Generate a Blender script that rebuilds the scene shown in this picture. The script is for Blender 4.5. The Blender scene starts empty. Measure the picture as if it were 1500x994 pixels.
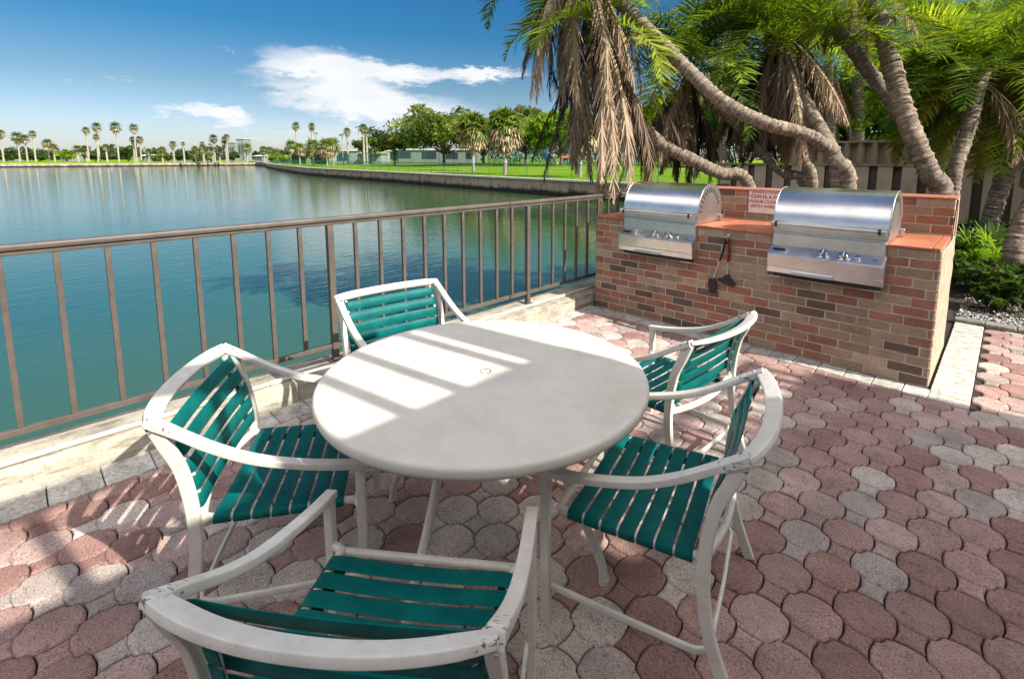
import bpy, math, random
import numpy as np
from mathutils import Vector, Matrix, noise as mnoise
random.seed(7); rng = np.random.default_rng(7)
PI = math.pi
S = bpy.context.scene
COL = S.collection

# ------------------------------------------------------------------ camera
F_, CX_, CY_, D_, H_, YAW, ROLL = 734.6, 775.3, 327.6, 95.7, 1.554, .7643, .0017
pit = math.atan2(D_, F_)
Fh = np.array([-math.sin(YAW), math.cos(YAW), 0]); R0 = np.array([math.cos(YAW), math.sin(YAW), 0]); U0 = np.array([0, 0, 1.])
FW = Fh*math.cos(pit) - U0*math.sin(pit); UP = U0*math.cos(pit) + Fh*math.sin(pit)
c_, s_ = math.cos(ROLL), math.sin(ROLL)
RT, UP = R0*c_ + UP*s_, -R0*s_ + UP*c_
cam_d = bpy.data.cameras.new('camera'); cam = bpy.data.objects.new('camera', cam_d); COL.objects.link(cam)
m = Matrix([[RT[i], UP[i], -FW[i], 0] for i in range(3)] + [[0, 0, 0, 1]]); m[2][3] = H_
cam.matrix_world = m
cam_d.sensor_width = 36; cam_d.lens = F_/1500*36
cam_d.shift_x = -(CX_-750)/1500; cam_d.shift_y = -(497-CY_)/1500
cam_d.clip_start = .02; cam_d.clip_end = 6000
S.camera = cam

def ray(px, py): return FW + RT*(px-CX_)/F_ - UP*(py-CY_)/F_
def at(px, py, depth):                       # world point seen at a photo position, so many metres out
    return np.array([0, 0, H_]) + ray(px, py)*depth
def ground(px, depth, z=0.):                 # point of the ground plane under a column of the photo
    r = ray(px, 232); r = r/np.linalg.norm(r[:2]); k = depth/ (r@FW); p = r*k; return np.array([p[0], p[1], z])

# ------------------------------------------------------------------ materials
def new_mat(name):
    m = bpy.data.materials.new(name); m.use_nodes = True
    nt = m.node_tree; b = nt.nodes['Principled BSDF']; return m, nt, b
def N(nt, t, **k):
    n = nt.nodes.new(t)
    for a, v in k.items():
        if a.startswith('i_'): n.inputs[a[2:].replace('_', ' ')].default_value = v
        else: setattr(n, a, v)
    return n
def ramp(nt, stops, fac):
    r = nt.nodes.new('ShaderNodeValToRGB'); e = r.color_ramp.elements
    while len(e) < len(stops): e.new(.5)
    for i, (p, c) in enumerate(stops): e[i].position = p; e[i].color = (*c, 1)
    nt.links.new(fac, r.inputs[0]); return r.outputs[0]
def mix(nt, f, a, b, mode='MIX'):
    n = nt.nodes.new('ShaderNodeMix'); n.data_type = 'RGBA'; n.blend_type = mode; n.clamp_result = False
    for sock, v in ((n.inputs[0], f), (n.inputs[6], a), (n.inputs[7], b)):
        if isinstance(v, (int, float)): sock.default_value = v
        elif isinstance(v, tuple): sock.default_value = (*v, 1) if len(v) == 3 else v
        else: nt.links.new(v, sock)
    return n.outputs[2]
def math_(nt, op, a, b=0., c=0.):
    n = nt.nodes.new('ShaderNodeMath'); n.operation = op
    for i, v in enumerate((a, b, c)):
        if isinstance(v, (int, float)): n.inputs[i].default_value = v
        else: nt.links.new(v, n.inputs[i])
    return n.outputs[0]
def noise(nt, scale, detail=4, rough=.55, vec=None, dist=0.):
    n = N(nt, 'ShaderNodeTexNoise'); n.inputs['Scale'].default_value = scale; n.inputs['Detail'].default_value = detail
    n.inputs['Roughness'].default_value = rough; n.inputs['Distortion'].default_value = dist
    if vec is None:
        g = nt.nodes.new('ShaderNodeNewGeometry'); vec = g.outputs['Position']
    nt.links.new(vec, n.inputs['Vector']); return n.outputs['Fac']
def bump(nt, b, h, strength=.3, dist=.01):
    n = nt.nodes.new('ShaderNodeBump'); n.inputs['Strength'].default_value = strength; n.inputs['Distance'].default_value = dist
    nt.links.new(h, n.inputs['Height']); nt.links.new(n.outputs[0], b.inputs['Normal'])
def scaled(nt, sc, local=False):
    g = nt.nodes.new('ShaderNodeTexCoord') if local else nt.nodes.new('ShaderNodeNewGeometry')
    mp = nt.nodes.new('ShaderNodeMapping'); mp.inputs['Scale'].default_value = sc
    nt.links.new(g.outputs['Object' if local else 'Position'], mp.inputs[0]); return mp.outputs[0]

def mat_plain(name, col, rough=.6, var=.12, nscale=8, metal=0., bumpk=0., bscale=60, spec=.5, local=True):
    m, nt, b = new_mat(name)
    v = scaled(nt, (1, 1, 1), local)
    f = noise(nt, nscale, 5, .6, v)
    lo = tuple(c*(1-var) for c in col); hi = tuple(min(1, c*(1+var)) for c in col)
    nt.links.new(ramp(nt, [(.3, lo), (.7, hi)], f), b.inputs['Base Color'])
    b.inputs['Roughness'].default_value = rough; b.inputs['Metallic'].default_value = metal
    b.inputs['Specular IOR Level'].default_value = spec
    if bumpk: bump(nt, b, noise(nt, bscale, 4, .6, v), bumpk, .004)
    return m
def mat_attr(name, rough=.8, speck=None, bumpk=.3, bscale=150, transl=0., spec=.3, dirt=None):
    m, nt, b = new_mat(name)
    a = N(nt, 'ShaderNodeAttribute', attribute_name='col'); c = a.outputs['Color']
    if dirt:
        sc, k = dirt; f = noise(nt, sc, 5, .65)
        c = mix(nt, 1., c, ramp(nt, [(.25, (1-k,)*3), (.75, (1+k*.5,)*3)], f), 'MULTIPLY'); f2 = noise(nt, sc*5, 6, .7); c = mix(nt, 1., c, ramp(nt, [(.32, (1-k*.9,)*3), (.45, (1, 1, 1))], f2), 'MULTIPLY')
    if speck:
        sc, k = speck; f = noise(nt, sc, 2, .5)
        c = mix(nt, 1., c, ramp(nt, [(.34, (1-k,)*3), (.46, (1, 1, 1)), (.60, (1, 1, 1)), (.68, (1+k*.8,)*3)], f), 'MULTIPLY')
    nt.links.new(c, b.inputs['Base Color']); b.inputs['Roughness'].default_value = rough
    b.inputs['Specular IOR Level'].default_value = spec
    if bumpk: bump(nt, b, noise(nt, bscale, 3, .6), bumpk, .002)
    if transl:
        t = N(nt, 'ShaderNodeBsdfTranslucent'); nt.links.new(mix(nt, 1., c, (1.7, 1.55, .8), 'MULTIPLY'), t.inputs[0])
        mx = N(nt, 'ShaderNodeMixShader'); mx.inputs[0].default_value = transl
        nt.links.new(b.outputs[0], mx.inputs[1]); nt.links.new(t.outputs[0], mx.inputs[2])
        nt.links.new(mx.outputs[0], nt.nodes['Material Output'].inputs[0])
    return m

M = {}
M['paver'] = mat_attr('paver concrete', .92, speck=(150, .5), bumpk=.7, bscale=200, dirt=(5.5, .38))
M['brick'] = mat_attr('clay brick', .85, speck=(160, .2), bumpk=.5, bscale=120, dirt=(7, .3))
M['mortar'] = mat_plain('mortar', (.50, .42, .32), .95, .25, 14, bumpk=.8, bscale=80)
M['stucco'] = mat_plain('rough cream mortar end', (.42, .32, .225), .95, .28, 12, bumpk=1., bscale=45)
M['sand'] = mat_plain('joint sand', (.022, .018, .015), 1, .4, 20, bumpk=.6, bscale=200)
M['whitetile'] = mat_attr('painted border slab', .8, speck=(70, .3), bumpk=.5, bscale=60, dirt=(12, .62))
M['leaf'] = mat_attr('leaf', .55, bumpk=0, transl=.45, spec=.18)
M['deadleaf'] = mat_attr('dead leaf', .8, bumpk=0, transl=.15, spec=.2)
M['trunk'] = mat_attr('palm trunk', .95, speck=(60, .5), bumpk=.9, bscale=50, dirt=(6, .4))
M['stone'] = mat_attr('stones', .85, bumpk=0)
M['plainattr'] = mat_attr('painted', .7, bumpk=0)

def mat_kerb():
    m, nt, b = new_mat('weathered concrete')
    f = noise(nt, 3.5, 8, .68); g = noise(nt, 55, 3, .6)
    c = ramp(nt, [(.30, (.20, .175, .135)), (.5, (.37, .33, .255)), (.70, (.50, .45, .36))], f)
    c = mix(nt, 1., c, ramp(nt, [(.3, (.6, .6, .6)), (.42, (1, 1, 1))], g), 'MULTIPLY')
    v = scaled(nt, (14, 1.4, 14)); h = noise(nt, 1.6, 6, .7, v)
    c = mix(nt, 1., c, ramp(nt, [(.33, (.30, .28, .24)), (.47, (1, 1, 1))], h), 'MULTIPLY')
    nt.links.new(c, b.inputs['Base Color']); b.inputs['Roughness'].default_value = .92
    bump(nt, b, noise(nt, 40, 6, .65), .5, .008); return m
M['kerb'] = mat_kerb()

def mat_frame():                             # cream powder coat with paint chips at the corner joints
    m, nt, b = new_mat('cream powder coat')
    tc = nt.nodes.new('ShaderNodeTexCoord'); sp = nt.nodes.new('ShaderNodeSeparateXYZ'); nt.links.new(tc.outputs['Object'], sp.inputs[0])
    oi = nt.nodes.new('ShaderNodeObjectInfo')
    vadd = nt.nodes.new('ShaderNodeVectorMath'); vadd.operation = 'ADD'; nt.links.new(tc.outputs['Object'], vadd.inputs[0])
    g = nt.nodes.new('ShaderNodeNewGeometry')
    nt.links.new(g.outputs['Position'], vadd.inputs[1]); v = vadd.outputs[0]
    base = ramp(nt, [(.3, (.60, .56, .49)), (.7, (.72, .685, .61))], noise(nt, 7, 4, .6, v))
    ax = math_(nt, 'ABSOLUTE', sp.outputs[0])
    near = math_(nt, 'MULTIPLY', math_(nt, 'GREATER_THAN', ax, .288), math_(nt, 'GREATER_THAN', sp.outputs[2], .725))
    chip = math_(nt, 'GREATER_THAN', noise(nt, 38, 3, .6, v), .60)
    small = math_(nt, 'MULTIPLY', math_(nt, 'GREATER_THAN', noise(nt, 60, 2, .5, v), .76), math_(nt, 'GREATER_THAN', sp.outputs[2], .3))
    k = math_(nt, 'MAXIMUM', math_(nt, 'MULTIPLY', near, chip), small)
    c = mix(nt, k, base, (.13, .135, .17))
    grime = ramp(nt, [(.28, (.85, .82, .77)), (.45, (1, 1, 1))], noise(nt, 22, 5, .7, v))
    c = mix(nt, 1., c, grime, 'MULTIPLY')
    nt.links.new(c, b.inputs['Base Color']); b.inputs['Roughness'].default_value = .42
    bump(nt, b, noise(nt, 90, 3, .6, v), .12, .002); return m
M['frame'] = mat_frame()

def mat_strap():
    m, nt, b = new_mat('teal vinyl strap')
    v = scaled(nt, (6, 6, 6))
    f = noise(nt, 2.2, 4, .6, v)
    c = ramp(nt, [(.3, (.001, .115, .112)), (.7, (.003, .18, .165))], f)
    nt.links.new(c, b.inputs['Base Color']); b.inputs['Roughness'].default_value = .42; b.inputs['Specular IOR Level'].default_value = .16
    bump(nt, b, noise(nt, 30, 3, .5), .12, .003)
    t = N(nt, 'ShaderNodeBsdfTranslucent'); nt.links.new(mix(nt, 1., c, (2., 2.2, 2.1), 'MULTIPLY'), t.inputs[0])
    mx = N(nt, 'ShaderNodeMixShader'); mx.inputs[0].default_value = .28; nt.links.new(b.outputs[0], mx.inputs[1]); nt.links.new(t.outputs[0], mx.inputs[2]); nt.links.new(mx.outputs[0], nt.nodes['Material Output'].inputs[0]); return m
M['strap'] = mat_strap()

def mat_top():
    m, nt, b = new_mat('off white fibreglass')
    f = noise(nt, 5, 6, .65); g = noise(nt, 160, 2, .6)
    c = ramp(nt, [(.3, (.66, .61, .51)), (.7, (.74, .69, .59))], f)
    c = mix(nt, 1., c, ramp(nt, [(.25, (.6, .57, .5)), (.33, (1, 1, 1))], g), 'MULTIPLY')
    nt.links.new(c, b.inputs['Base Color']); b.inputs['Roughness'].default_value = .5
    c = mix(nt, 1., c, ramp(nt, [(.3, (.86, .85, .82)), (.55, (1, 1, 1))], noise(nt, 3.1, 8, .75)), 'MULTIPLY'); nt.links.new(c, b.inputs['Base Color'])
    bump(nt, b, noise(nt, 130, 4, .6), .35, .0015); return m
M['tabletop'] = mat_top()

def mat_steel(name='brushed stainless steel', rough=.30, col=(.84, .83, .83)):
    m, nt, b = new_mat(name)
    v = scaled(nt, (2, 160, 160), True); f = noise(nt, 3, 5, .6, v)
    g = noise(nt, 5, 4, .6, scaled(nt, (1, 1, 1)))
    c = mix(nt, 1., col, ramp(nt, [(.3, (.75, .73, .70)), (.7, (1, 1, 1))], g), 'MULTIPLY')
    nt.links.new(c, b.inputs['Base Color']); b.inputs['Metallic'].default_value = 1
    r = nt.nodes.new('ShaderNodeMapRange'); r.inputs[3].default_value = rough*.85; r.inputs[4].default_value = rough*1.2
    nt.links.new(f, r.inputs[0]); nt.links.new(r.outputs[0], b.inputs['Roughness'])
    b.inputs['Anisotropic'].default_value = .5
    bump(nt, b, f, .012, .001); return m
M['steel'] = mat_steel(); M['dullsteel'] = mat_steel('dull steel', .42, (.66, .64, .61)); M['chrome'] = mat_steel('polished steel', .1, (.75, .76, .78))
M['black'] = mat_plain('black plastic', (.012, .012, .013), .45, .2)
M['darkgap'] = mat_plain('dark gap fill', (.02, .018, .016), .8, .3)
M['redplastic'] = mat_plain('dark red plastic', (.16, .008, .012), .45, .2)
M['railpaint'] = mat_plain('brown rail paint', (.098, .080, .064), .5, .25, 9, bumpk=.15)
M['pvc'] = mat_plain('painted pipe', (.52, .48, .40), .55, .15, 12)
M['tile'] = mat_attr('terracotta tile', .38, speck=(60, .12), bumpk=.15, bscale=30, dirt=(5, .25), spec=.5)
M['fencewood'] = mat_plain('brown painted timber', (.28, .20, .14), .85, .25, 3, bumpk=.4)
M['fencelight'] = mat_plain('taupe painted timber', (.40, .31, .225), .85, .2, 3, bumpk=.4)
M['fencedark'] = mat_plain('dark recessed board', (.10, .08, .065), .9, .25, 3)
M['bark'] = mat_plain('bark', (.13, .10, .075), .95, .35, 5, bumpk=.8, bscale=20)
M['palebark'] = mat_plain('pale bark', (.36, .32, .27), .95, .25, 3, bumpk=.6, bscale=12)
M['greenfence'] = mat_plain('green vinyl', (.012, .15, .10), .55, .2)
M['wscreen'] = mat_plain('dark green windscreen', (.010, .035, .028), .9, .3)
M['wallwhite'] = mat_plain('white wall', (.20, .225, .21), .85, .1, .5)
M['wallgrey'] = mat_plain('grey wall', (.30, .32, .32), .85, .1, .5)
M['roof'] = mat_plain('roof', (.50, .50, .48), .8, .15, .6)
M['tanroof'] = mat_plain('tan awning', (.55, .40, .20), .8, .1, .6)
M['glass'] = mat_plain('dark window glass', (.03, .04, .05), .15, .2)
M['blue'] = mat_plain('blue play metal', (.01, .10, .42), .4, .15)
M['teal'] = mat_plain('green play metal', (.01, .20, .18), .5, .15)
M['orange'] = mat_plain('orange play plastic', (.6, .16, .04), .45, .1)
M['beige'] = mat_plain('beige play plastic', (.5, .42, .30), .5, .1)
M['sign'] = mat_plain('white sign sheet', (.70, .62, .58), .5, .12, 20)
M['signred'] = mat_plain('red sign print', (.33, .015, .02), .5, .25, 60)
M['cream'] = mat_plain('cream stucco', (.80, .74, .64), .9, .08, 2, bumpk=.3)
M['lamp'] = mat_plain('grey metal', (.25, .26, .27), .5, .1)

def mat_grass():
    m, nt, b = new_mat('lawn')
    f = noise(nt, .16, 5, .6); g = noise(nt, 2.2, 6, .7); h = noise(nt, .05, 3, .5)
    c = ramp(nt, [(.3, (.12, .23, .012)), (.5, (.17, .30, .014)), (.7, (.26, .34, .03))], f)
    c = mix(nt, 1., c, ramp(nt, [(.3, (.62, .66, .6)), (.65, (1.15, 1.12, 1.0))], g), 'MULTIPLY')
    c = mix(nt, ramp(nt, [(.58, (0, 0, 0)), (.75, (.6, .6, .6))], h), c, (.34, .30, .15))
    nt.links.new(c, b.inputs['Base Color']); b.inputs['Roughness'].default_value = .9; b.inputs['Specular IOR Level'].default_value = .0
    bump(nt, b, noise(nt, 14, 5, .7), .8, .05); return m
M['grass'] = mat_grass()

def mat_mulch():
    m, nt, b = new_mat('bark mulch')
    f = noise(nt, 22, 6, .75); 
    c = ramp(nt, [(.32, (.012, .009, .007)), (.55, (.05, .036, .026)), (.72, (.16, .12, .08))], f)
    nt.links.new(c, b.inputs['Base Color']); b.inputs['Roughness'].default_value = 1
    bump(nt, b, f, 1., .04); return m
M['mulch'] = mat_mulch()

def mat_seawall():
    m, nt, b = new_mat('seawall concrete')
    g = nt.nodes.new('ShaderNodeNewGeometry'); sp = nt.nodes.new('ShaderNodeSeparateXYZ'); nt.links.new(g.outputs['Position'], sp.inputs[0])
    f = noise(nt, .9, 7, .7)
    c = ramp(nt, [(.3, (.17, .13, .09)), (.55, (.36, .29, .21)), (.75, (.48, .40, .30))], f)
    zz = math_(nt, 'ADD', sp.outputs[2], math_(nt, 'MULTIPLY', math_(nt, 'SUBTRACT', f, .5), .55))
    k = nt.nodes.new('ShaderNodeMapRange'); k.inputs[1].default_value = -.74; k.inputs[2].default_value = -.52; nt.links.new(zz, k.inputs[0])
    c = mix(nt, k.outputs[0], (.018, .017, .012), c)
    nt.links.new(c, b.inputs['Base Color']); b.inputs['Roughness'].default_value = .95
    bump(nt, b, f, .6, .08); return m
M['seawall'] = mat_seawall()
M['cap'] = mat_plain('seawall cap', (.42, .40, .35), .9, .2, .6, local=False)

def mat_water():
    m, nt, b = new_mat('lagoon water')
    g = nt.nodes.new('ShaderNodeNewGeometry')
    mp = nt.nodes.new('ShaderNodeMapping'); mp.inputs['Rotation'].default_value = (0, 0, .9); mp.inputs['Scale'].default_value = (1, .28, 1)
    nt.links.new(g.outputs['Position'], mp.inputs[0])
    n1 = noise(nt, 6.5, 3, .5, mp.outputs[0], .4)
    mp2 = nt.nodes.new('ShaderNodeMapping'); mp2.inputs['Rotation'].default_value = (0, 0, .35); mp2.inputs['Scale'].default_value = (1, .4, 1)
    nt.links.new(g.outputs['Position'], mp2.inputs[0])
    n2 = noise(nt, 1.3, 3, .5, mp2.outputs[0], .3)
    hh = math_(nt, 'ADD', math_(nt, 'MULTIPLY', n1, .60), math_(nt, 'MULTIPLY', n2, .22))
    f = noise(nt, .07, 3, .5)
    c = ramp(nt, [(.35, (.020, .074, .068)), (.65, (.032, .095, .080))], f)
    sand = noise(nt, 1.0, 4, .6, scaled(nt, (.55, .55, 1)))
    sp = nt.nodes.new('ShaderNodeSeparateXYZ'); nt.links.new(g.outputs['Position'], sp.inputs[0])
    # shallows over the sandy bottom next to the sea wall of the patio
    sh = nt.nodes.new('ShaderNodeMapRange'); sh.inputs[1].default_value = -11; sh.inputs[2].default_value = -4.5; nt.links.new(sp.outputs[0], sh.inputs[0])
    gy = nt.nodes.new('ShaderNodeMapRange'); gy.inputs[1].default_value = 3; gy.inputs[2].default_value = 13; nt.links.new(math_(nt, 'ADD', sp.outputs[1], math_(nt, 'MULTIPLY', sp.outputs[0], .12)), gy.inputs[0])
    c = mix(nt, math_(nt, 'MULTIPLY', gy.outputs[0], .85), c, (.045, .075, .014))  # green water, with tree and lawn reflections painted into its colour
    c = mix(nt, math_(nt, 'MULTIPLY', sh.outputs[0], .75), c, (.045, .098, .052))
    c = mix(nt, ramp(nt, [(.66, (0, 0, 0)), (.74, (.28, .28, .28))], sand), c, (.16, .17, .11))
    nt.links.new(c, b.inputs['Base Color']); b.inputs['Roughness'].default_value = .06; b.inputs['IOR'].default_value = 1.33
    b.inputs['Specular IOR Level'].default_value = .5
    bn = nt.nodes.new('ShaderNodeBump'); bn.inputs['Strength'].default_value = .5; bn.inputs['Distance'].default_value = .026
    nt.links.new(hh, bn.inputs['Height']); nt.links.new(bn.outputs[0], b.inputs['Normal'])
    return m
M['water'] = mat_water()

def mat_chain():
    m, nt, b = new_mat('green chain link')
    g = nt.nodes.new('ShaderNodeTexCoord')
    sp = nt.nodes.new('ShaderNodeSeparateXYZ'); nt.links.new(g.outputs['UV'], sp.inputs[0])
    a = math_(nt, 'ADD', sp.outputs[0], sp.outputs[1]); d = math_(nt, 'SUBTRACT', sp.outputs[0], sp.outputs[1])
    def line(x):
        fr = math_(nt, 'FRACT', math_(nt, 'MULTIPLY', x, 14.)); return math_(nt, 'LESS_THAN', fr, .17)
    k = math_(nt, 'MAXIMUM', line(a), line(d))
    b.inputs['Base Color'].default_value = (.012, .15, .10, 1)
    nt.links.new(k, b.inputs['Alpha']); return m
M['chain'] = mat_chain()

# ------------------------------------------------------------------ mesh builder
class MB:
    def __init__(s): s.v = []; s.f = []; s.c = []; s.mi = []; s.n = 0
    def add(s, verts, faces, col=None, mi=0):
        o = s.n; s.v.extend([tuple(map(float, p)) for p in verts]); s.n += len(verts)
        for f in faces: s.f.append(tuple(o+i for i in f)); s.c.append(col); s.mi.append(mi)
    def box(s, a, b, col=None, mi=0, bev=0.):
        (x0, y0, z0), (x1, y1, z1) = [(min(p, q), max(p, q)) for p, q in zip(a, b)] and ((min(a[0], b[0]), min(a[1], b[1]), min(a[2], b[2])), (max(a[0], b[0]), max(a[1], b[1]), max(a[2], b[2])))
        if not bev:
            v = [(x, y, z) for z in (z0, z1) for y in (y0, y1) for x in (x0, x1)]
            s.add(v, [(0, 2, 3, 1), (4, 5, 7, 6), (0, 1, 5, 4), (2, 6, 7, 3), (0, 4, 6, 2), (1, 3, 7, 5)], col, mi)
        else:
            bm = bevel_box(x1-x0, y1-y0, z1-z0, bev)
            cx, cy, cz = (x0+x1)/2, (y0+y1)/2, (z0+z1)/2
            s.add([(p[0]+cx, p[1]+cy, p[2]+cz) for p in bm[0]], bm[1], col, mi)
    def sweep(s, pts, w, h, side=None, col=None, mi=0, n=12, e=3.2, cap=True, taper=None):
        """superellipse section (w across 'side', h across the third axis) swept along pts"""
        pts = [np.array(p, float) for p in pts]; k = len(pts); rings = []
        T = [pts[min(i+1, k-1)]-pts[max(i-1, 0)] for i in range(k)]
        T = [t/np.linalg.norm(t) for t in T]
        ref = np.array(side if side is not None else ((1, 0, 0) if abs(T[0][0]) < .9 else (0, 1, 0)), float)
        vs = []
        for i in range(k):
            r = ref - T[i]*(ref@T[i]); r = r/np.linalg.norm(r); u = np.cross(T[i], r)
            if side is None: ref = r
            tw = taper[i] if taper is not None else 1
            for j in range(n):
                a = 2*PI*(j+.5)/n; ca, sa = math.cos(a), math.sin(a)
                x = math.copysign(abs(ca)**(2/e), ca); y = math.copysign(abs(sa)**(2/e), sa)
                vs.append(pts[i] + r*x*w/2*tw + u*y*h/2*tw)
        fs = [(i*n+j, i*n+(j+1) % n, (i+1)*n+(j+1) % n, (i+1)*n+j) for i in range(k-1) for j in range(n)]
        if cap: fs += [tuple(range(n-1, -1, -1)), tuple((k-1)*n+j for j in range(n))]
        s.add(vs, fs, col, mi)
    def tube(s, pts, r, n=8, **k): s.sweep(pts, 2*r, 2*r, n=n, e=2, **k)
    def lathe(s, prof, n=48, c=(0, 0, 0), col=None, mi=0, capends=True):
        vs = [(c[0]+r*math.cos(2*PI*j/n), c[1]+r*math.sin(2*PI*j/n), c[2]+z) for r, z in prof for j in range(n)]
        k = len(prof); fs = [(i*n+j, i*n+(j+1) % n, (i+1)*n+(j+1) % n, (i+1)*n+j) for i in range(k-1) for j in range(n)]
        if capends: fs += [tuple(range(n-1, -1, -1)), tuple((k-1)*n+j for j in range(n))]
        s.add(vs, fs, col, mi)
    def ext(s, poly, axis, a, b, col=None, mi=0):
        """extrude a 2-D outline along an axis (0,1,2) from a to b"""
        def P(p, t):
            q = list(p); q.insert(axis, t); return q
        n = len(poly); vs = [P(p, a) for p in poly] + [P(p, b) for p in poly]
        fs = [(i, (i+1) % n, n+(i+1) % n, n+i) for i in range(n)] + [tuple(range(n-1, -1, -1)), tuple(range(n, 2*n))]
        s.add(vs, fs, col, mi)
    def build(s, name, mats, parent=None, smooth=None, loc=None):
        me = bpy.data.meshes.new(name); me.from_pydata(s.v, [], s.f)
        if not isinstance(mats, (list, tuple)): mats = [mats]
        for mm in mats: me.materials.append(mm)
        if len(mats) > 1: me.polygons.foreach_set('material_index', s.mi)
        if any(c is not None for c in s.c):
            at_ = me.attributes.new('col', 'FLOAT_COLOR', 'FACE')
            arr = np.ones((len(s.f), 4), np.float32)
            arr[:, :3] = [c if c is not None else (.5, .5, .5) for c in s.c]
            at_.data.foreach_set('color', arr.ravel())
        me.update(); fix(me)
        if smooth: me.shade_smooth(); me.set_sharp_from_angle(angle=math.radians(smooth))
        return link(name, me, parent, loc)
import bmesh
def fix(me):
    bm = bmesh.new(); bm.from_mesh(me); bmesh.ops.recalc_face_normals(bm, faces=bm.faces); bm.to_mesh(me); bm.free()
_bb = {}
def bevel_box(x, y, z, b):
    k = (round(x, 4), round(y, 4), round(z, 4), b)
    if k in _bb: return _bb[k]
    bm = bmesh.new(); bmesh.ops.create_cube(bm, size=1, matrix=Matrix.Diagonal((x, y, z, 1)))
    bmesh.ops.bevel(bm, geom=bm.edges[:], offset=b, segments=1, affect='EDGES')
    r = ([tuple(v.co) for v in bm.verts], [tuple(v.index for v in f.verts) for f in bm.faces]); bm.free(); _bb[k] = r; return r
def link(name, me, parent=None, loc=None):
    o = bpy.data.objects.new(name, me); COL.objects.link(o)
    if parent: o.parent = parent
    if loc is not None: o.location = loc
    return o
def tag(o, label=None, cat=None, group=None, kind=None):
    if label: o['label'] = label
    if cat: o['category'] = cat
    if group: o['group'] = group
    if kind: o['kind'] = kind
    return o
def empty(name, loc=(0, 0, 0), rz=0, **k):
    o = bpy.data.objects.new(name, None); COL.objects.link(o); o.location = tuple(loc); o.rotation_euler = (0, 0, rz)
    o.empty_display_size = .1; return tag(o, **k)
def kids(o): return [c for c in bpy.data.objects if c.parent == o]
def copy_tree(o, loc=None, rz=None, sc=None, parent=None, **k):
    c = o.copy(); COL.objects.link(c)
    if parent: c.parent = parent
    if loc is not None: c.location = tuple(loc)
    if rz is not None: c.rotation_euler = (0, 0, rz)
    if sc is not None: c.scale = (sc,)*3 if isinstance(sc, (int, float)) else sc
    for ch in kids(o): copy_tree(ch, parent=c)
    return tag(c, **k)
def spline(P, n=8):
    P = [np.array(p, float) for p in P]; P = [2*P[0]-P[1]] + P + [2*P[-1]-P[-2]]; out = []
    for i in range(1, len(P)-2):
        for j in range(n):
            t = j/n; a, b, c, d = P[i-1:i+3]
            out.append(.5*((2*b)+(-a+c)*t+(2*a-5*b+4*c-d)*t*t+(-a+3*b-3*c+d)*t**3))
    out.append(P[-2]); return out
class Quads:                                 # fast store for foliage
    def __init__(s): s.V = []; s.Q = []; s.C = []; s.n = 0
    def add(s, V, Q, C): s.V.append(V.reshape(-1, 3)); s.Q.append(Q.reshape(-1, 4)+s.n); s.C.append(C.reshape(-1, 3)); s.n += len(s.V[-1])
    def build(s, name, mat, parent=None, loc=None):
        V = np.concatenate(s.V).astype(np.float32); Q = np.concatenate(s.Q).astype(np.int32); C = np.concatenate(s.C)
        me = bpy.data.meshes.new(name); me.vertices.add(len(V)); me.vertices.foreach_set('co', V.ravel())
        me.loops.add(Q.size); me.loops.foreach_set('vertex_index', Q.ravel())
        me.polygons.add(len(Q)); me.polygons.foreach_set('loop_start', np.arange(0, Q.size, 4, dtype=np.int32))
        me.update(calc_edges=True); me.materials.append(mat)
        a = me.attributes.new('col', 'FLOAT_COLOR', 'FACE'); arr = np.ones((len(Q), 4), np.float32); arr[:, :3] = C
        a.data.foreach_set('color', arr.ravel()); return link(name, me, parent, loc)
def unit(a): return a/np.maximum(np.linalg.norm(a, axis=-1, keepdims=True), 1e-9)
#==PART2
def strips(q, P, W, side, col):
    """n ribbons: P (n,k,3) centre lines, W (k,) or (n,k) widths, side (n,3) or (n,k,3), col (n,3)"""
    n, k, _ = P.shape
    W = np.broadcast_to(W, (n, k)); side = side[:, None, :] if side.ndim == 2 else side
    A = P + side*W[..., None]/2; B = P - side*W[..., None]/2
    V = np.stack([A, B], 2).reshape(n, k*2, 3)
    f = np.array([[2*i, 2*i+1, 2*i+3, 2*i+2] for i in range(k-1)])
    Q = f[None]+np.arange(n)[:, None, None]*2*k
    q.add(V, Q, np.repeat(col[:, None, :], k-1, 1))
G = np.array([0, 0, -1.])

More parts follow.
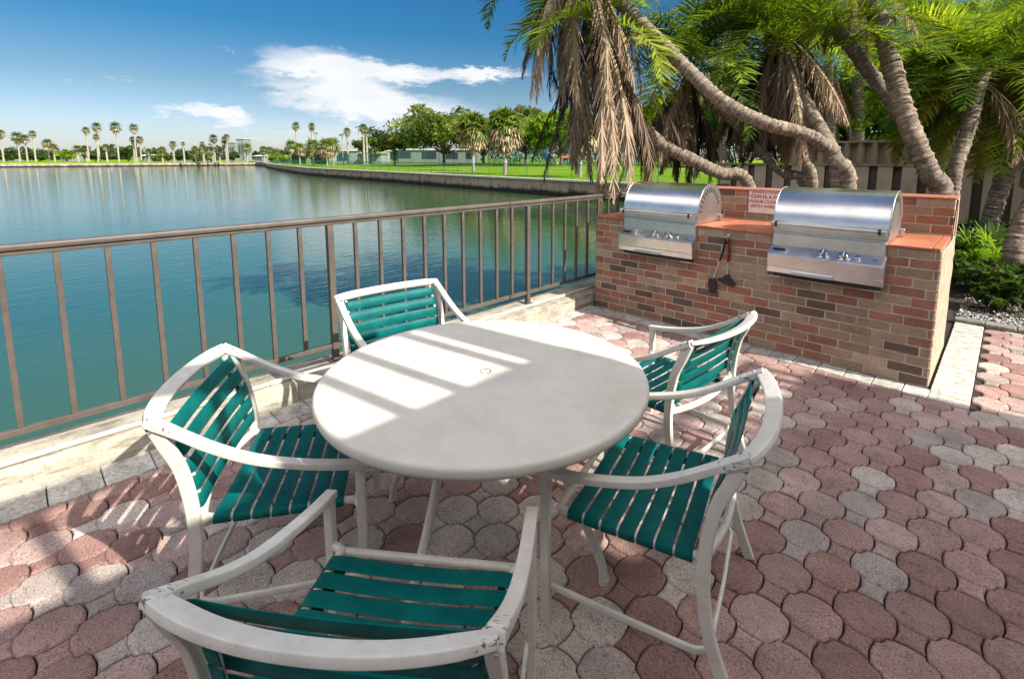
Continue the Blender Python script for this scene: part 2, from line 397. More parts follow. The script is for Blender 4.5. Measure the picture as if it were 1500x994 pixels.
def frond(q, base, az, el, L, droop, green, nl=46, ll=.38, lw=.022, dead=0., seed=None):
    """a pinnate frond: arching midrib with two rows of leaflets"""
    t = np.linspace(0, 1, 15)
    e = el - droop*t**1.35; az_ = az + rng.normal(0, .12)*t*2
    d = np.stack([np.cos(e)*np.cos(az_), np.cos(e)*np.sin(az_), np.sin(e)], 1)
    P = np.array(base)+np.concatenate([np.zeros((1, 3)), np.cumsum((d[:-1]+d[1:])/2*(L/14), 0)])
    s = unit(np.cross(d, [0, 0, 1.])+1e-4*np.array([np.sin(az), -np.cos(az), 0])); 
    col = np.array(green)*rng.uniform(.8, 1.2)
    strips(q, P[None], np.linspace(.035, .008, 15)*(1.1 if not dead else 1.3), s[None], (col*.9+np.array([.10, .08, .02])*.4)[None])
    n = nl; u = np.linspace(.16, .99, n)+rng.normal(0, .006, n); u = np.clip(u, .1, .995)
    idx = u*14; i0 = np.minimum(idx.astype(int), 13); fr = (idx-i0)[:, None]
    Pu = P[i0]*(1-fr)+P[i0+1]*fr; du = unit(d[i0]*(1-fr)+d[i0+1]*fr); su = unit(s[i0]); nu = unit(np.cross(su, du)); nu *= np.sign(nu[:, 2:3]+1e-6)
    le = ll*(np.sin(np.clip(u*1.02, 0, 1)*PI*.9+.25)**.7)*rng.uniform(.8, 1.15, n)
    for sg in (-1, 1):
        fw = rng.normal(.75 if not dead else 1.0, .14, n)[:, None]
        dr = su*sg + du*fw + nu*rng.normal(.28, .22, n)[:, None]
        if dead: dr = su*sg*.30*rng.uniform(.3, 1.6, (n, 1)) + du*.6 + G*.9*dead + rng.normal(0, .16, (n, 3))
        dr = unit(dr); g = .22 if not dead else .5
        p1 = Pu+dr*le[:, None]*.5; d2 = unit(dr+G*g+(rng.normal(0, .12 if dead else .04, (n, 3)))); p2 = p1+d2*le[:, None]*.5
        sd = unit(np.cross(dr, nu)+rng.normal(0, .25, (n, 3)))
        c = col*rng.uniform(.72, 1.28, (n, 1))
        if not dead: c = c+np.array([.07, .05, 0])*(rng.random((n, 1)) < .1)
        strips(q, np.stack([Pu, p1, p2], 1), np.array([lw*.7, lw, lw*.12]), sd, c)

def fan(q, base, az, el, pet, R, col, ns=16, w=.07, droop=.35):
    d = np.array([math.cos(el)*math.cos(az), math.cos(el)*math.sin(az), math.sin(el)])
    s = unit(np.cross(d, [0, 0, 1.])); n = np.cross(s, d); c0 = np.array(base)+d*pet
    strips(q, np.array([[base, c0]], float), np.array([w*.5, w*.35]), s[None], np.array([col])*.8)
    th = np.linspace(-1.9, 1.9, ns)+rng.normal(0, .05, ns)
    dr = d[None]*np.cos(th)[:, None]+s[None]*np.sin(th)[:, None]+n[None]*rng.normal(.05, .08, ns)[:, None]
    L = R*(.72+.28*np.cos(th*.8))*rng.uniform(.85, 1.1, ns)
    p1 = c0+dr*L[:, None]*.55; d2 = unit(dr+G*rng.uniform(.4, 1.6, (ns, 1))*droop*2); p2 = p1+d2*L[:, None]*.45
    sd = unit(np.cross(dr, n)); c = np.array(col)[None]*rng.uniform(.7, 1.3, (ns, 1))
    strips(q, np.stack([np.repeat(c0[None], ns, 0), p1, p2], 1), np.array([w*.3, w, w*.15]), sd, c)

def trunk_mesh(mb, pts, r0, r1, ring=.05, amp=.07, flare=1.0):
    P = spline(pts, 24); n = len(P); tap = []; cols = []
    L = np.cumsum([0]+[np.linalg.norm(P[i+1]-P[i]) for i in range(n-1)]); tot = L[-1]
    # resample finely enough for leaf-scar rings
    m_ = max(12, int(tot/ring*2.5)); s = np.linspace(0, tot, m_)
    Q = np.array([np.interp(s, L, np.array(P)[:, k]) for k in range(3)]).T
    for i, x in enumerate(s):
        ph = (x/ring) % 1
        r = (r0+(r1-r0)*x/tot)*(1+amp*(1-ph))*(1+ (flare-1)*math.exp(-x/.25))*(1+.05*math.sin(i*1.7)); tap.append(r)
    k = 14; base = len(mb.f)
    mb.sweep(Q, 2, 2, n=k, e=2, taper=tap)
    nv_ = m_*k; o_ = len(mb.v)-nv_
    for i in range(m_):
        for j in range(k):
            v = np.array(mb.v[o_+i*k+j]); c = Q[i]; h = .10*mnoise.noise(Vector((j*1.3, int(s[i]/ring)*2.1, r0*90)))+.07*rng.normal()*((s[i]/ring) % 1 < .4)
            mb.v[o_+i*k+j] = tuple(c+(v-c)*(1+h))
    for fi in range(base, len(mb.f)):
        ii = (fi-base)//k; ph = (s[min(ii, m_-1)]/ring) % 1; g = rng.uniform(.7, 1.25)*(.62+.55*(1-ph)); mb.c[fi] = (.30*g, .235*g, .175*g)

# ------------------------------------------------------------------ sun, sky
az_s, el_s = math.radians(10), math.radians(37.6)
SUN = Vector((math.cos(el_s)*math.cos(az_s), math.cos(el_s)*math.sin(az_s), math.sin(el_s)))
sd = bpy.data.lights.new('sun', 'SUN'); sd.energy = 5.0; sd.angle = math.radians(.53); sd.color = (1, .95, .87)
so = bpy.data.objects.new('sun', sd); COL.objects.link(so); so.rotation_euler = SUN.to_track_quat('Z', 'Y').to_euler(); so.location = (8, 2, 12)
W = bpy.data.worlds.new('World'); S.world = W; W.use_nodes = True; nt = W.node_tree; bg = nt.nodes['Background']
sky = N(nt, 'ShaderNodeTexSky', sky_type='NISHITA', sun_disc=False, sun_elevation=el_s, sun_rotation=math.radians(80))
sky.air_density = 1.0; sky.dust_density = .6; sky.ozone_density = 2.6
g = nt.nodes.new('ShaderNodeTexCoord'); nv = nt.nodes.new('ShaderNodeVectorMath'); nv.operation = 'NORMALIZE'; nt.links.new(g.outputs['Generated'], nv.inputs[0])
sp = nt.nodes.new('ShaderNodeSeparateXYZ'); nt.links.new(nv.outputs[0], sp.inputs[0])
azn = math_(nt, 'MULTIPLY', math_(nt, 'ARCTAN2', math_(nt, 'MULTIPLY', sp.outputs[0], -1.), sp.outputs[1]), 180/PI)
eln = math_(nt, 'MULTIPLY', math_(nt, 'ARCSINE', sp.outputs[2]), 180/PI)
mp = nt.nodes.new('ShaderNodeMapping'); mp.inputs['Scale'].default_value = (1, 1, 3.2); nt.links.new(nv.outputs[0], mp.inputs[0])
nA = noise(nt, 7, 8, .62, mp.outputs[0], .2); nB = noise(nt, 26, 8, .66, mp.outputs[0]); nC = noise(nt, 3.0, 4, .5, mp.outputs[0])
azd = math_(nt, 'ADD', azn, math_(nt, 'MULTIPLY', math_(nt, 'SUBTRACT', nA, .5), 9.))
eld = math_(nt, 'ADD', eln, math_(nt, 'MULTIPLY', math_(nt, 'SUBTRACT', nB, .5), 3.2))
tot = None
ELL = [(66, 9.6, 6.5, 1.7, 1.), (62, 8.3, 6.5, 2.2, 1.), (54, 8.9, 8, 1.0, .95), (47.5, 9.3, 5, .55, .85), (64, 6.0, 8, 2.0, 1.), (56.5, 5.0, 8.5, 1.9, 1.), (70.5, 8.0, 3.5, 1.6, .6),
       (76.6, 4.5, 3.0, .75, 1.), (74.4, 3.9, 2.0, .9, .9), (74.1, 10.1, .9, .25, .4), (86.6, 6.3, .9, .2, .42), (84.6, 6.3, .6, .13, .35), (82.9, 6.9, .7, .18, .4), (81.5, 6.8, .7, .16, .4), (62, 2.5, 16, 1.8, .55),
       (-40, 38, 40, 9, .9), (120, 34, 34, 7, .9), (40, 36, 30, 6, .8), (-110, 30, 40, 12, .9), (178, 9, 50, 6, .9), (-175, 7, 30, 6, .9), (178, 32, 70, 13, .8)]
for a, e, ra, re, wt in ELL:
    x = math_(nt, 'MULTIPLY', math_(nt, 'SUBTRACT', azd, float(a)), 1/ra); y = math_(nt, 'MULTIPLY', math_(nt, 'SUBTRACT', eld, float(e)), 1/re)
    r2 = math_(nt, 'ADD', math_(nt, 'MULTIPLY', x, x), math_(nt, 'MULTIPLY', y, y))
    v = math_(nt, 'MULTIPLY', math_(nt, 'MAXIMUM', math_(nt, 'SUBTRACT', 1.25, r2), 0.), wt)
    tot = v if tot is None else math_(nt, 'ADD', tot, v)
hi = nt.nodes.new('ShaderNodeMapRange'); hi.interpolation_type = 'SMOOTHSTEP'; hi.inputs[1].default_value = 38; hi.inputs[2].default_value = 54; nt.links.new(eln, hi.inputs[0])  # unseen overhead cloud cover, added to fill the shade
dp = nt.nodes.new('ShaderNodeVectorMath'); dp.operation = 'DOT_PRODUCT'; nt.links.new(nv.outputs[0], dp.inputs[0]); dp.inputs[1].default_value = (-.28, -.02, .96)
hole = nt.nodes.new('ShaderNodeMapRange'); hole.interpolation_type = 'SMOOTHSTEP'; hole.inputs[1].default_value = .76; hole.inputs[2].default_value = .90; hole.inputs[3].default_value = 1; hole.inputs[4].default_value = 0; nt.links.new(dp.outputs['Value'], hole.inputs[0])
tot = math_(nt, 'ADD', tot, math_(nt, 'MULTIPLY', math_(nt, 'MULTIPLY', hi.outputs[0], hole.outputs[0]), .95))
dens = math_(nt, 'ADD', tot, math_(nt, 'MULTIPLY', math_(nt, 'SUBTRACT', nB, .52), 1.3))
mr = nt.nodes.new('ShaderNodeMapRange'); mr.interpolation_type = 'SMOOTHSTEP'; mr.inputs[1].default_value = .08; mr.inputs[2].default_value = 1.55
nt.links.new(dens, mr.inputs[0])
mask = math_(nt, 'MULTIPLY', mr.outputs[0], math_(nt, 'GREATER_THAN', tot, .0001))
ccol = ramp(nt, [(.3, (.86, .885, .92)), (.7, (1, 1, 1))], nA)
cbr = nt.nodes.new('ShaderNodeMapRange'); cbr.inputs[1].default_value = 14; cbr.inputs[2].default_value = 40; cbr.inputs[3].default_value = 4.3; cbr.inputs[4].default_value = 19.5; nt.links.new(eln, cbr.inputs[0])  # high clouds made far brighter than the visible ones, as fill light
cb3 = nt.nodes.new('ShaderNodeVectorMath'); cb3.operation = 'SCALE'; nt.links.new(ccol, cb3.inputs[0]); nt.links.new(cbr.outputs[0], cb3.inputs['Scale']); wm = nt.nodes.new('ShaderNodeMapRange'); wm.inputs[1].default_value = 18; wm.inputs[2].default_value = 34; nt.links.new(eln, wm.inputs[0]); ccol = mix(nt, wm.outputs[0], cb3.outputs[0], mix(nt, 1., cb3.outputs[0], (1.10, .985, .86), 'MULTIPLY'))
ee = math_(nt, 'DIVIDE', eln, 60.)
skm = ramp(nt, [(0, (.45, .455, .53)), (.06, (.40, .425, .50)), (.12, (.27, .34, .375)), (.215, (.095, .29, .385)), (.34, (.085, .29, .43)), (.6, (.20, .34, .48)), (.9, (.42, .53, .68))], ee)
skc = mix(nt, 1., sky.outputs[0], skm, 'MULTIPLY')
cc = mix(nt, math_(nt, 'MULTIPLY', mask, .93), skc, ccol)
nt.links.new(cc, bg.inputs['Color']); bg.inputs['Strength'].default_value = .15

# ------------------------------------------------------------------ lie of the land
WZ = -1.0
SEA = [(-3.5, 24.6), (-14, 25.6), (-26.4, 26.7), (-36, 27.4), (-51.5, 29), (-76, 31.8), (-110, 40), (-140, 48), (-166, 56), (-186, 60)]
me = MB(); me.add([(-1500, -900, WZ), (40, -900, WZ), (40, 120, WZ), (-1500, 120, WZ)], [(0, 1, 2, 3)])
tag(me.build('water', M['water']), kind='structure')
def sea_dist(x, y):
    best = 1e9
    for (x0, y0), (x1, y1) in zip(SEA[:-1], SEA[1:]):
        dx, dy = x1-x0, y1-y0; t = max(0, min(1, ((x-x0)*dx+(y-y0)*dy)/(dx*dx+dy*dy))); best = min(best, math.hypot(x-x0-t*dx, y-y0-t*dy))
    return best
def lawn_z(x, y):
    s = min(1, sea_dist(x, y)/60); e = 1 if x > -60 else max(0, 1-(-60-x)/60)
    return .05+.85*(s*s*(3-2*s))*e
# park lawn: strips outwards from the sea wall
mb = MB(); rows = []
for k, off in enumerate((0, 3, 7, 12, 18, 26, 36, 48, 62, 90, 200, 900)):
    r = []
    for (x, y) in SEA[:-1]:
        xx, yy = x-off*.12, y+off; r.append((xx, yy, lawn_z(xx, yy)+.06*math.sin(x*.11+off*.3)*(1 if off > 0 else 0)))
    r.insert(0, (60, 24.6+off, lawn_z(-3.5, 24.6+off))); rows.append(r)
n = len(rows[0]); vs = [p for r in rows for p in r]
mb.add(vs, [(i*n+j, i*n+j+1, (i+1)*n+j+1, (i+1)*n+j) for i in range(len(rows)-1) for j in range(n-1)])
tag(mb.build('park_lawn', M['grass'], smooth=60), kind='structure')
# far shore
mb = MB(); mb.add([(-186, -700, -.02), (-186, 60, -.02), (-200, 60, .2), (-200, -700, .2), (-2500, -2000, .2), (-2500, 2500, .2), (-186, 2500, .2)], [(0, 1, 2, 3), (3, 2, 6, 5, 4)])
tag(mb.build('far_shore', M['grass']), kind='structure')
mb = MB(); mb.box((-186.3, -700, -1.4), (-185.8, 60.2, .0)); tag(mb.build('far_seawall', M['seawall']), kind='structure')
# sea wall of the park
mb = MB()
P = [np.array((x, y, 0.)) for x, y in SEA]
def wallstrip(mb, pts, z0, z1, w, off, mi):
    vs = []
    for i, p in enumerate(pts):
        t = unit(pts[min(i+1, len(pts)-1)]-pts[max(i-1, 0)]); nrm = np.array((t[1], -t[0], 0)); nrm = nrm*(1 if nrm[1] > 0 else -1)
        a = p+nrm*off; b = a+nrm*w
        vs += [(a[0], a[1], z0), (a[0], a[1], z1), (b[0], b[1], z1), (b[0], b[1], z0)]
    k = len(pts); mb.add(vs, [(i*4+j, i*4+(j+1) % 4, (i+1)*4+(j+1) % 4, (i+1)*4+j) for i in range(k-1) for j in range(4)]+[(0, 1, 2, 3), tuple((k-1)*4+j for j in (3, 2, 1, 0))], None, mi)
wallstrip(mb, P, -1.5, .02, .3, -.3, 0); wallstrip(mb, P, .02, .13, .62, -.42, 1)
for i in range(46):                          # pilaster joints and weep fittings
    x = -5-i*1.9; y = np.interp(-x, [-p[0] for p in SEA], [p[1] for p in SEA])
    mb.box((x-.03, y-.335, -1.2), (x+.03, y-.29, .02), None, 0)
    if i % 2: mb.tube([(x+.9, y-.5, -.45), (x+.9, y-.2, -.45)], .09, mi=0)
tag(mb.build('seawall', [M['seawall'], M['cap']]), kind='structure')
# garden soil behind the grill, deep enough to stand in the water
mb = MB(); mb.box((-3.5, 5.6, -1.6), (30, 24.9, -.03)); mb.box((-3.5, -12, -1.6), (30, 5.7, -.045)); tag(mb.build('ground', M['mulch']), kind='structure')
mb = MB(); mb.add([(-3.4, 14.2, -.015), (30, 14.2, -.015), (30, 25, .05), (-3.4, 25, .05)], [(0, 1, 2, 3)]); tag(mb.build('lawn', M['grass']), kind='structure')

# ------------------------------------------------------------------ patio
XB = -2.99
def clip(poly, ax, lim, keep_greater):
    out = []
    for i in range(len(poly)):
        a, b = poly[i], poly[(i+1) % len(poly)]; ia = (a[ax] >= lim) == keep_greater; ib = (b[ax] >= lim) == keep_greater
        if ia: out.append(a)
        if ia != ib:
            t = (lim-a[ax])/(b[ax]-a[ax]); out.append((a[0]+(b[0]-a[0])*t, a[1]+(b[1]-a[1])*t))
    return out
def arc(p, q, bul, n=6, sc=0.):
    p = np.array(p); q = np.array(q); d = q-p; nrm = np.array((d[1], -d[0]))/np.linalg.norm(d)
    return [tuple(p+d*t+nrm*(bul*math.sin(PI*t)**1.3+sc*math.sin(2*PI*t))) for t in np.arange(n)/n]
a_, h_ = .0435, .0865; BUL = .0062
octv = [(h_, -a_), (h_, a_), (a_, h_), (-a_, h_), (-h_, a_), (-h_, -a_), (-a_, -h_), (a_, -h_)]
BIG = []
for i in range(8): BIG += arc(octv[i], octv[(i+1) % 8], BUL if i % 2 == 0 else 0, 8 if i % 2 == 0 else 7, 0 if i % 2 == 0 else .0052)
sq = [(a_, -a_), (a_, a_), (-a_, a_), (-a_, -a_)]; SML = []
for i in range(4): SML += arc(sq[i], sq[(i+1) % 4], -BUL, 8)
mb = MB()
PAL = [((.265, .155, .13), .20), ((.325, .205, .175), .28), ((.38, .27, .235), .26), ((.44, .37, .32), .16), ((.34, .28, .245), .10)]
def paver(cx, cy, shape, gap, false_side, col, region):
    pts = [(x*(1-gap/.09 if len(shape) > 34 else 1-gap/.042), y*(1-gap/.09 if len(shape) > 34 else 1-gap/.042)) for x, y in shape]
    if false_side: pts = [(x, y+false_side*.0026 if y*false_side > a_*.6 else y) for x, y in pts]
    pts = [(x+cx, y+cy) for x, y in pts]
    for ax, lim, gt in region:
        pts = clip(pts, ax, lim, gt)
        if len(pts) < 3: return
    A = np.array(pts); c = A.mean(0)
    if np.ptp(A[:, 0]) < .012 or np.ptp(A[:, 1]) < .012: return
    sz = max(np.ptp(A[:, 0]), np.ptp(A[:, 1]))/2
    B = c+(A-c)*(1-.0042/sz); C = c+(A-c)*(1-.0125/sz)
    tx, ty, dz = rng.normal(0, .008), rng.normal(0, .008), rng.normal(0, .0014)
    z = lambda P, o: [(p[0], p[1], o+dz+tx*(p[0]-cx)+ty*(p[1]-cy)) for p in P]
    n = len(A); mb.add(z(A, -.02)+z(A, -.0065)+z(B, -.0022)+z(C, 0), [(r*n+i, r*n+(i+1) % n, (r+1)*n+(i+1) % n, (r+1)*n+i) for r in range(3) for i in range(n)]+[tuple(3*n+i for i in range(n))], col)
bx, by = -1.661, 1.008
cw = np.cumsum([w for _, w in PAL])
for i in range(-14, 38):
    for j in range(-24, 50):
        if (i+j) % 2: continue
        cx, cy = bx+.13*(i-5), by+.13*(j-9)
        if cx < XB-.1 or cx > 2.7 or cy < -1.7 or cy > 6.4: continue
        if cy > 4.2 and cx < -.2: continue
        k = int(np.searchsorted(cw, rng.random())); k = min(k, 4); col = np.array(PAL[k][0])*rng.uniform(1.1, 1.38)
        def reg(x, y):
            r = [(0, XB, True)]
            if x < -.06: r.append((1, 4.055, False))
            if x < -.06 and y > 3.99: r.append((0, -.06, False))
            if x >= -.06 and y > 4.05: r.append((0, -.055, True))
            if x > -.19 and y > 5: r.append((1, 6.19, False))
            return r
        paver(cx, cy, BIG, .0031, -1, tuple(col), reg(cx, cy)); c2 = col*rng.uniform(.93, 1.07)
        paver(cx, cy-.13, SML, .0030, 1, tuple(c2), reg(cx, cy-.13))
o = mb.build('patio_paving', M['paver']); tag(o, kind='structure')
mb = MB(); mb.box((-3.3, -1.8, -.05), (2.8, 6.3, -.017)); tag(mb.build('joint_sand', M['sand']), kind='structure')
# white painted border slabs along the kerb and the grill wall, soldier course beside the walkway
mb = MB()
def slab(x0, y0, x1, y1, zt=.0015, g=.0025, col=None):
    c = col or tuple(np.array((.60, .57, .50))*rng.uniform(.85, 1.1))
    mb.box((x0+g, y0+g, -.03), (x1-g, y1-g, zt+rng.normal(0, .0012)), c, bev=.004)
y = -1.2
while y < 4.2:
    st = .2 if y < 2.3 else .112; slab(-3.23, y, XB, min(y+st, 4.22)); y += st
x = XB
while x < -.30:
    slab(x, 4.06, min(x+.172, -.27), 4.225); x += .172
y = 4.06
while y < 6.14:
    slab(-.272, y, -.06, y+.108, col=tuple(np.array((.62, .59, .51))*rng.uniform(.9, 1.06))); y += .108
tag(mb.build('border_slabs', M['whitetile']), kind='structure')
mb = MB(); x = -.28
while x < 2.6:
    g = rng.uniform(.8, 1.15); mb.box((x, 6.2, -.03), (x+.215, 6.32, .035), (.24*g, .225*g, .20*g), bev=.008); x += .22
tag(mb.build('edging_kerb', M['whitetile']), kind='structure')
# sea-side kerb with its upstand
mb = MB()
prof = [(-3.50, -1.5), (-3.50, .128), (-3.492, .134), (-3.21, .134), (-3.185, .122), (-3.17, .10), (-3.155, -.05), (-3.155, -1.5)]
for k, (y0, y1) in enumerate([(-12, -1.0), (-.997, 1.18), (1.183, 3.36), (3.363, 5.2), (5.203, 24.6)]):
    n = 26; vs = []
    for i in range(n+1):
        y = y0+(y1-y0)*i/n; sk = .045*max(-1, min(1, (y-2)/2.2))
        for (x, z) in prof:
            e = .004*mnoise.noise(Vector((x*9, y*4, z*9))) if z > 0 else 0
            vs.append((x+(sk if x > -3.3 else 0)+e, y, z+e))
    p = len(prof); mb.add(vs, [(i*p+j, i*p+(j+1) % p, (i+1)*p+(j+1) % p, (i+1)*p+j) for i in range(n) for j in range(p)]+[tuple(range(p)), tuple(n*p+j for j in range(p-1, -1, -1))])
tag(mb.build('kerb', M['kerb'], smooth=35), kind='structure')
mb = MB(); mb.tube([(-3.245, -1.6, .147), (-3.25, 1.06, .147), (-3.245, 3.92, .147), (-3.245, 4.8, .147)], .014, n=12)
for y in (-.2, 1.06, 2.48, 3.80): mb.tube([(-3.247, y-.025, .147), (-3.247, y+.025, .147)], .019, n=12)
o = mb.build('conduit_pipe', M['pvc'], smooth=40); tag(o, 'thin cream painted pipe running along the top of the concrete kerb below the railing', 'pipe')

# ------------------------------------------------------------------ railings
XR = -3.345; ZB, ZT = .262, 1.155
def railing(y0, y1, balus, posts, label, loose=None):
    r = empty('railing', (XR, (y0+y1)/2, .134), label=label, cat='railing', group='brown metal railings along the water')
    oy = (y0+y1)/2; oz = .134
    mb = MB(); mb.sweep([(0, y0-oy, ZT-.018-oz), (0, y1-oy, ZT-.018-oz)], .052, .036, n=20, e=3.6); mb.build('top_rail', M['railpaint'], r, 40)
    mb = MB(); mb.sweep([(0, y0-oy, ZT-.046-oz), (0, y1-oy, ZT-.046-oz)], .026, .022, n=12, e=6); mb.build('under_rail', M['railpaint'], r, 40)
    mb = MB(); mb.box((-.016, y0-oy+.002, ZB-.032-oz), (.016, y1-oy-.002, ZB-oz), bev=.002); mb.build('bottom_rail', M['railpaint'], r)
    first = None
    for y in balus:
        if first is None:
            mb = MB(); mb.box((-.0125, -.0125, ZB-oz+.0005), (.0125, .0125, ZT-.0575-oz), bev=.0015); first = mb.build('baluster', M['railpaint'], r)
            c = first
        else: c = first.copy(); COL.objects.link(c); c.parent = r
        c.location = (0, y-oy, 0)
    for y in posts:
        mb = MB(); mb.box((-.021, -.021, 0), (.021, .021, ZT-.0575-oz), bev=.002); mb.box((-.045, -.045, 0), (.045, .045, .006), bev=.001)
        c = mb.build('post', M['railpaint'], r); c.location = (.006, y-oy, 0)
    return r
k = .954                                      # spacing of the balusters along the rail
ys = [-.058+.2035*i for i in range(-5, 45)]
sc = (H_-ZB)/(H_-.2)
sc = XR/-3.5
ys = [y*sc for y in ys]; post_y = [1.575*sc, 3.62*sc, -.47*sc*1.0-.0, 5.65*sc, 7.69*sc]
def near(y): return any(abs(y-p) < .05 for p in post_y)
SPL = 3.36*sc
railing(-1.15, SPL-.004, [y for y in ys if -1.1 < y < SPL-.02 and not near(y)], [p for p in post_y if p < SPL], 'near brown railing section from the left photo edge to the handrail joint')
railing(SPL+.004, 8.2, [y for y in ys if SPL+.02 < y < 8.1 and not near(y)], [p for p in post_y if p > SPL], 'far brown railing section from the handrail joint to behind the left grill')
#==PART3
# ------------------------------------------------------------------ brick grill island
XL, XRW, YF = -3.085, -.292, 4.232
CH = .0677
isl = empty('grill_island', ((XL+XRW)/2, 4.75, 0), label='long brick grill counter with terracotta tile top and low brick back wall', cat='brick counter')
ix, iy = (XL+XRW)/2, 4.75
def loc_(mb, name, mat, parent, smooth=None):
    mb.v = [(v[0]-ix, v[1]-iy, v[2]) for v in mb.v]; return mb.build(name, mat, parent, smooth)
BR = [((.37, .26, .18), .24), ((.32, .22, .155), .20), ((.42, .30, .21), .07), ((.37, .165, .105), .19), ((.32, .15, .10), .21), ((.16, .105, .082), .09)]
bw = np.cumsum([w for _, w in BR])
def brick_col():
    k = min(int(np.searchsorted(bw, rng.random())), len(BR)-1); return tuple(np.array(BR[k][0])*rng.uniform(.85, 1.15))
mb = MB(); mb.box((XL+.004, YF, 0), (XRW-.004, 5.20, .948)); loc_(mb, 'core', M['mortar'], isl)
mb = MB()
for r in range(14):
    x = XL - (.1 if r % 2 else 0) + (.0 if r % 3 else -.03)
    while x < XRW:
        a = max(x, XL); b = min(x+.195, XRW)
        if b-a > .02: mb.box((a+.0, YF-.0035+rng.normal(0, .0008), r*CH+.009), (b, YF+.03, r*CH+CH-.0005), brick_col(), bev=.0025)
        x += .205
for r in range(14):                          # the end by the railing
    y = YF+.034+(.1 if r % 2 else 0)
    while y < 5.28:
        mb.box((XL-.0035, y, r*CH+.009), (XL+.03, min(y+.195, 5.3), r*CH+CH-.0005), brick_col(), bev=.0025); y += .205
loc_(mb, 'brick_face', M['brick'], isl)
mb = MB(); mb.box((XL+.004, 5.0, .949), (XRW-.004, 5.32, 1.246)); mb.box((XL+.004, 5.203, 0), (XRW-.004, 5.318, .947)); loc_(mb, 'back_wall', M['mortar'], isl)
mb = MB()
for r in range(4):
    x = XL-(.1 if r % 2 else 0)
    while x < XRW:
        a = max(x, XL); b = min(x+.195, XRW)
        if b-a > .02: mb.box((a, 4.996+rng.normal(0, .0008), .971+r*.0695+.009), (b, 5.02, .971+(r+1)*.0695-.0005), brick_col(), bev=.0025)
        x += .205
loc_(mb, 'back_wall_brick', M['brick'], isl)
# rough mortar end, with the ragged joint ends sticking out to the front
mb = MB(); n = 22; vs = []
ys_ = [YF+.028, 4.4, 4.6, 4.8, 4.99, 5.17, 5.315]
for i in range(n+1):
    for j, y in enumerate(ys_):
        zt = .946 if y < 4.995 else 1.246
        vs.append((XRW+.006+.006*mnoise.noise(Vector((y*7, i*.9, 3))), y, zt*i/n))
m_ = len(ys_); mb.add(vs, [(i*m_+j, i*m_+j+1, (i+1)*m_+j+1, (i+1)*m_+j) for i in range(n) for j in range(m_-1)])
mb.box((XRW-.02, YF+.0055, 0), (XRW+.004, YF+.03, .946))
for r in range(1, 14):
    z = r*CH+.004; w = rng.uniform(.006, .016); mb.box((XRW-.004, YF-.004-w*.5, z-.004), (XRW+.008, YF+.01, z+.004))
loc_(mb, 'rendered_end', M['stucco'], isl)
mb = MB(); x = XL
GL, GR = -2.352, -.957                        # grill centres
while x < XRW:
    x1 = min(x+.303, XRW); y = YF-.014
    for y0, y1 in ((YF-.014, 4.60), (4.604, 4.993)):
        g = rng.uniform(.9, 1.12); mb.box((x+.0015, y0, .9495), (x1-.0015, y1, .968+rng.normal(0, .0006)), (.48*g, .165*g, .085*g), bev=.003)
    x = x1+.002
loc_(mb, 'countertop', M['tile'], isl)
mb = MB(); x = XL
while x < XRW+.01:
    x1 = min(x+.303, XRW+.01); g = rng.uniform(.9, 1.1); mb.box((x, 4.985, 1.2475), (x1-.003, 5.33, 1.262), (.50*g, .20*g, .12*g), bev=.003); x = x1+.001
mb.box((XRW+.013, 4.985, .97), (XRW+.019, 5.0, 1.246), (.5, .2, .13))
loc_(mb, 'cap', M['tile'], isl)

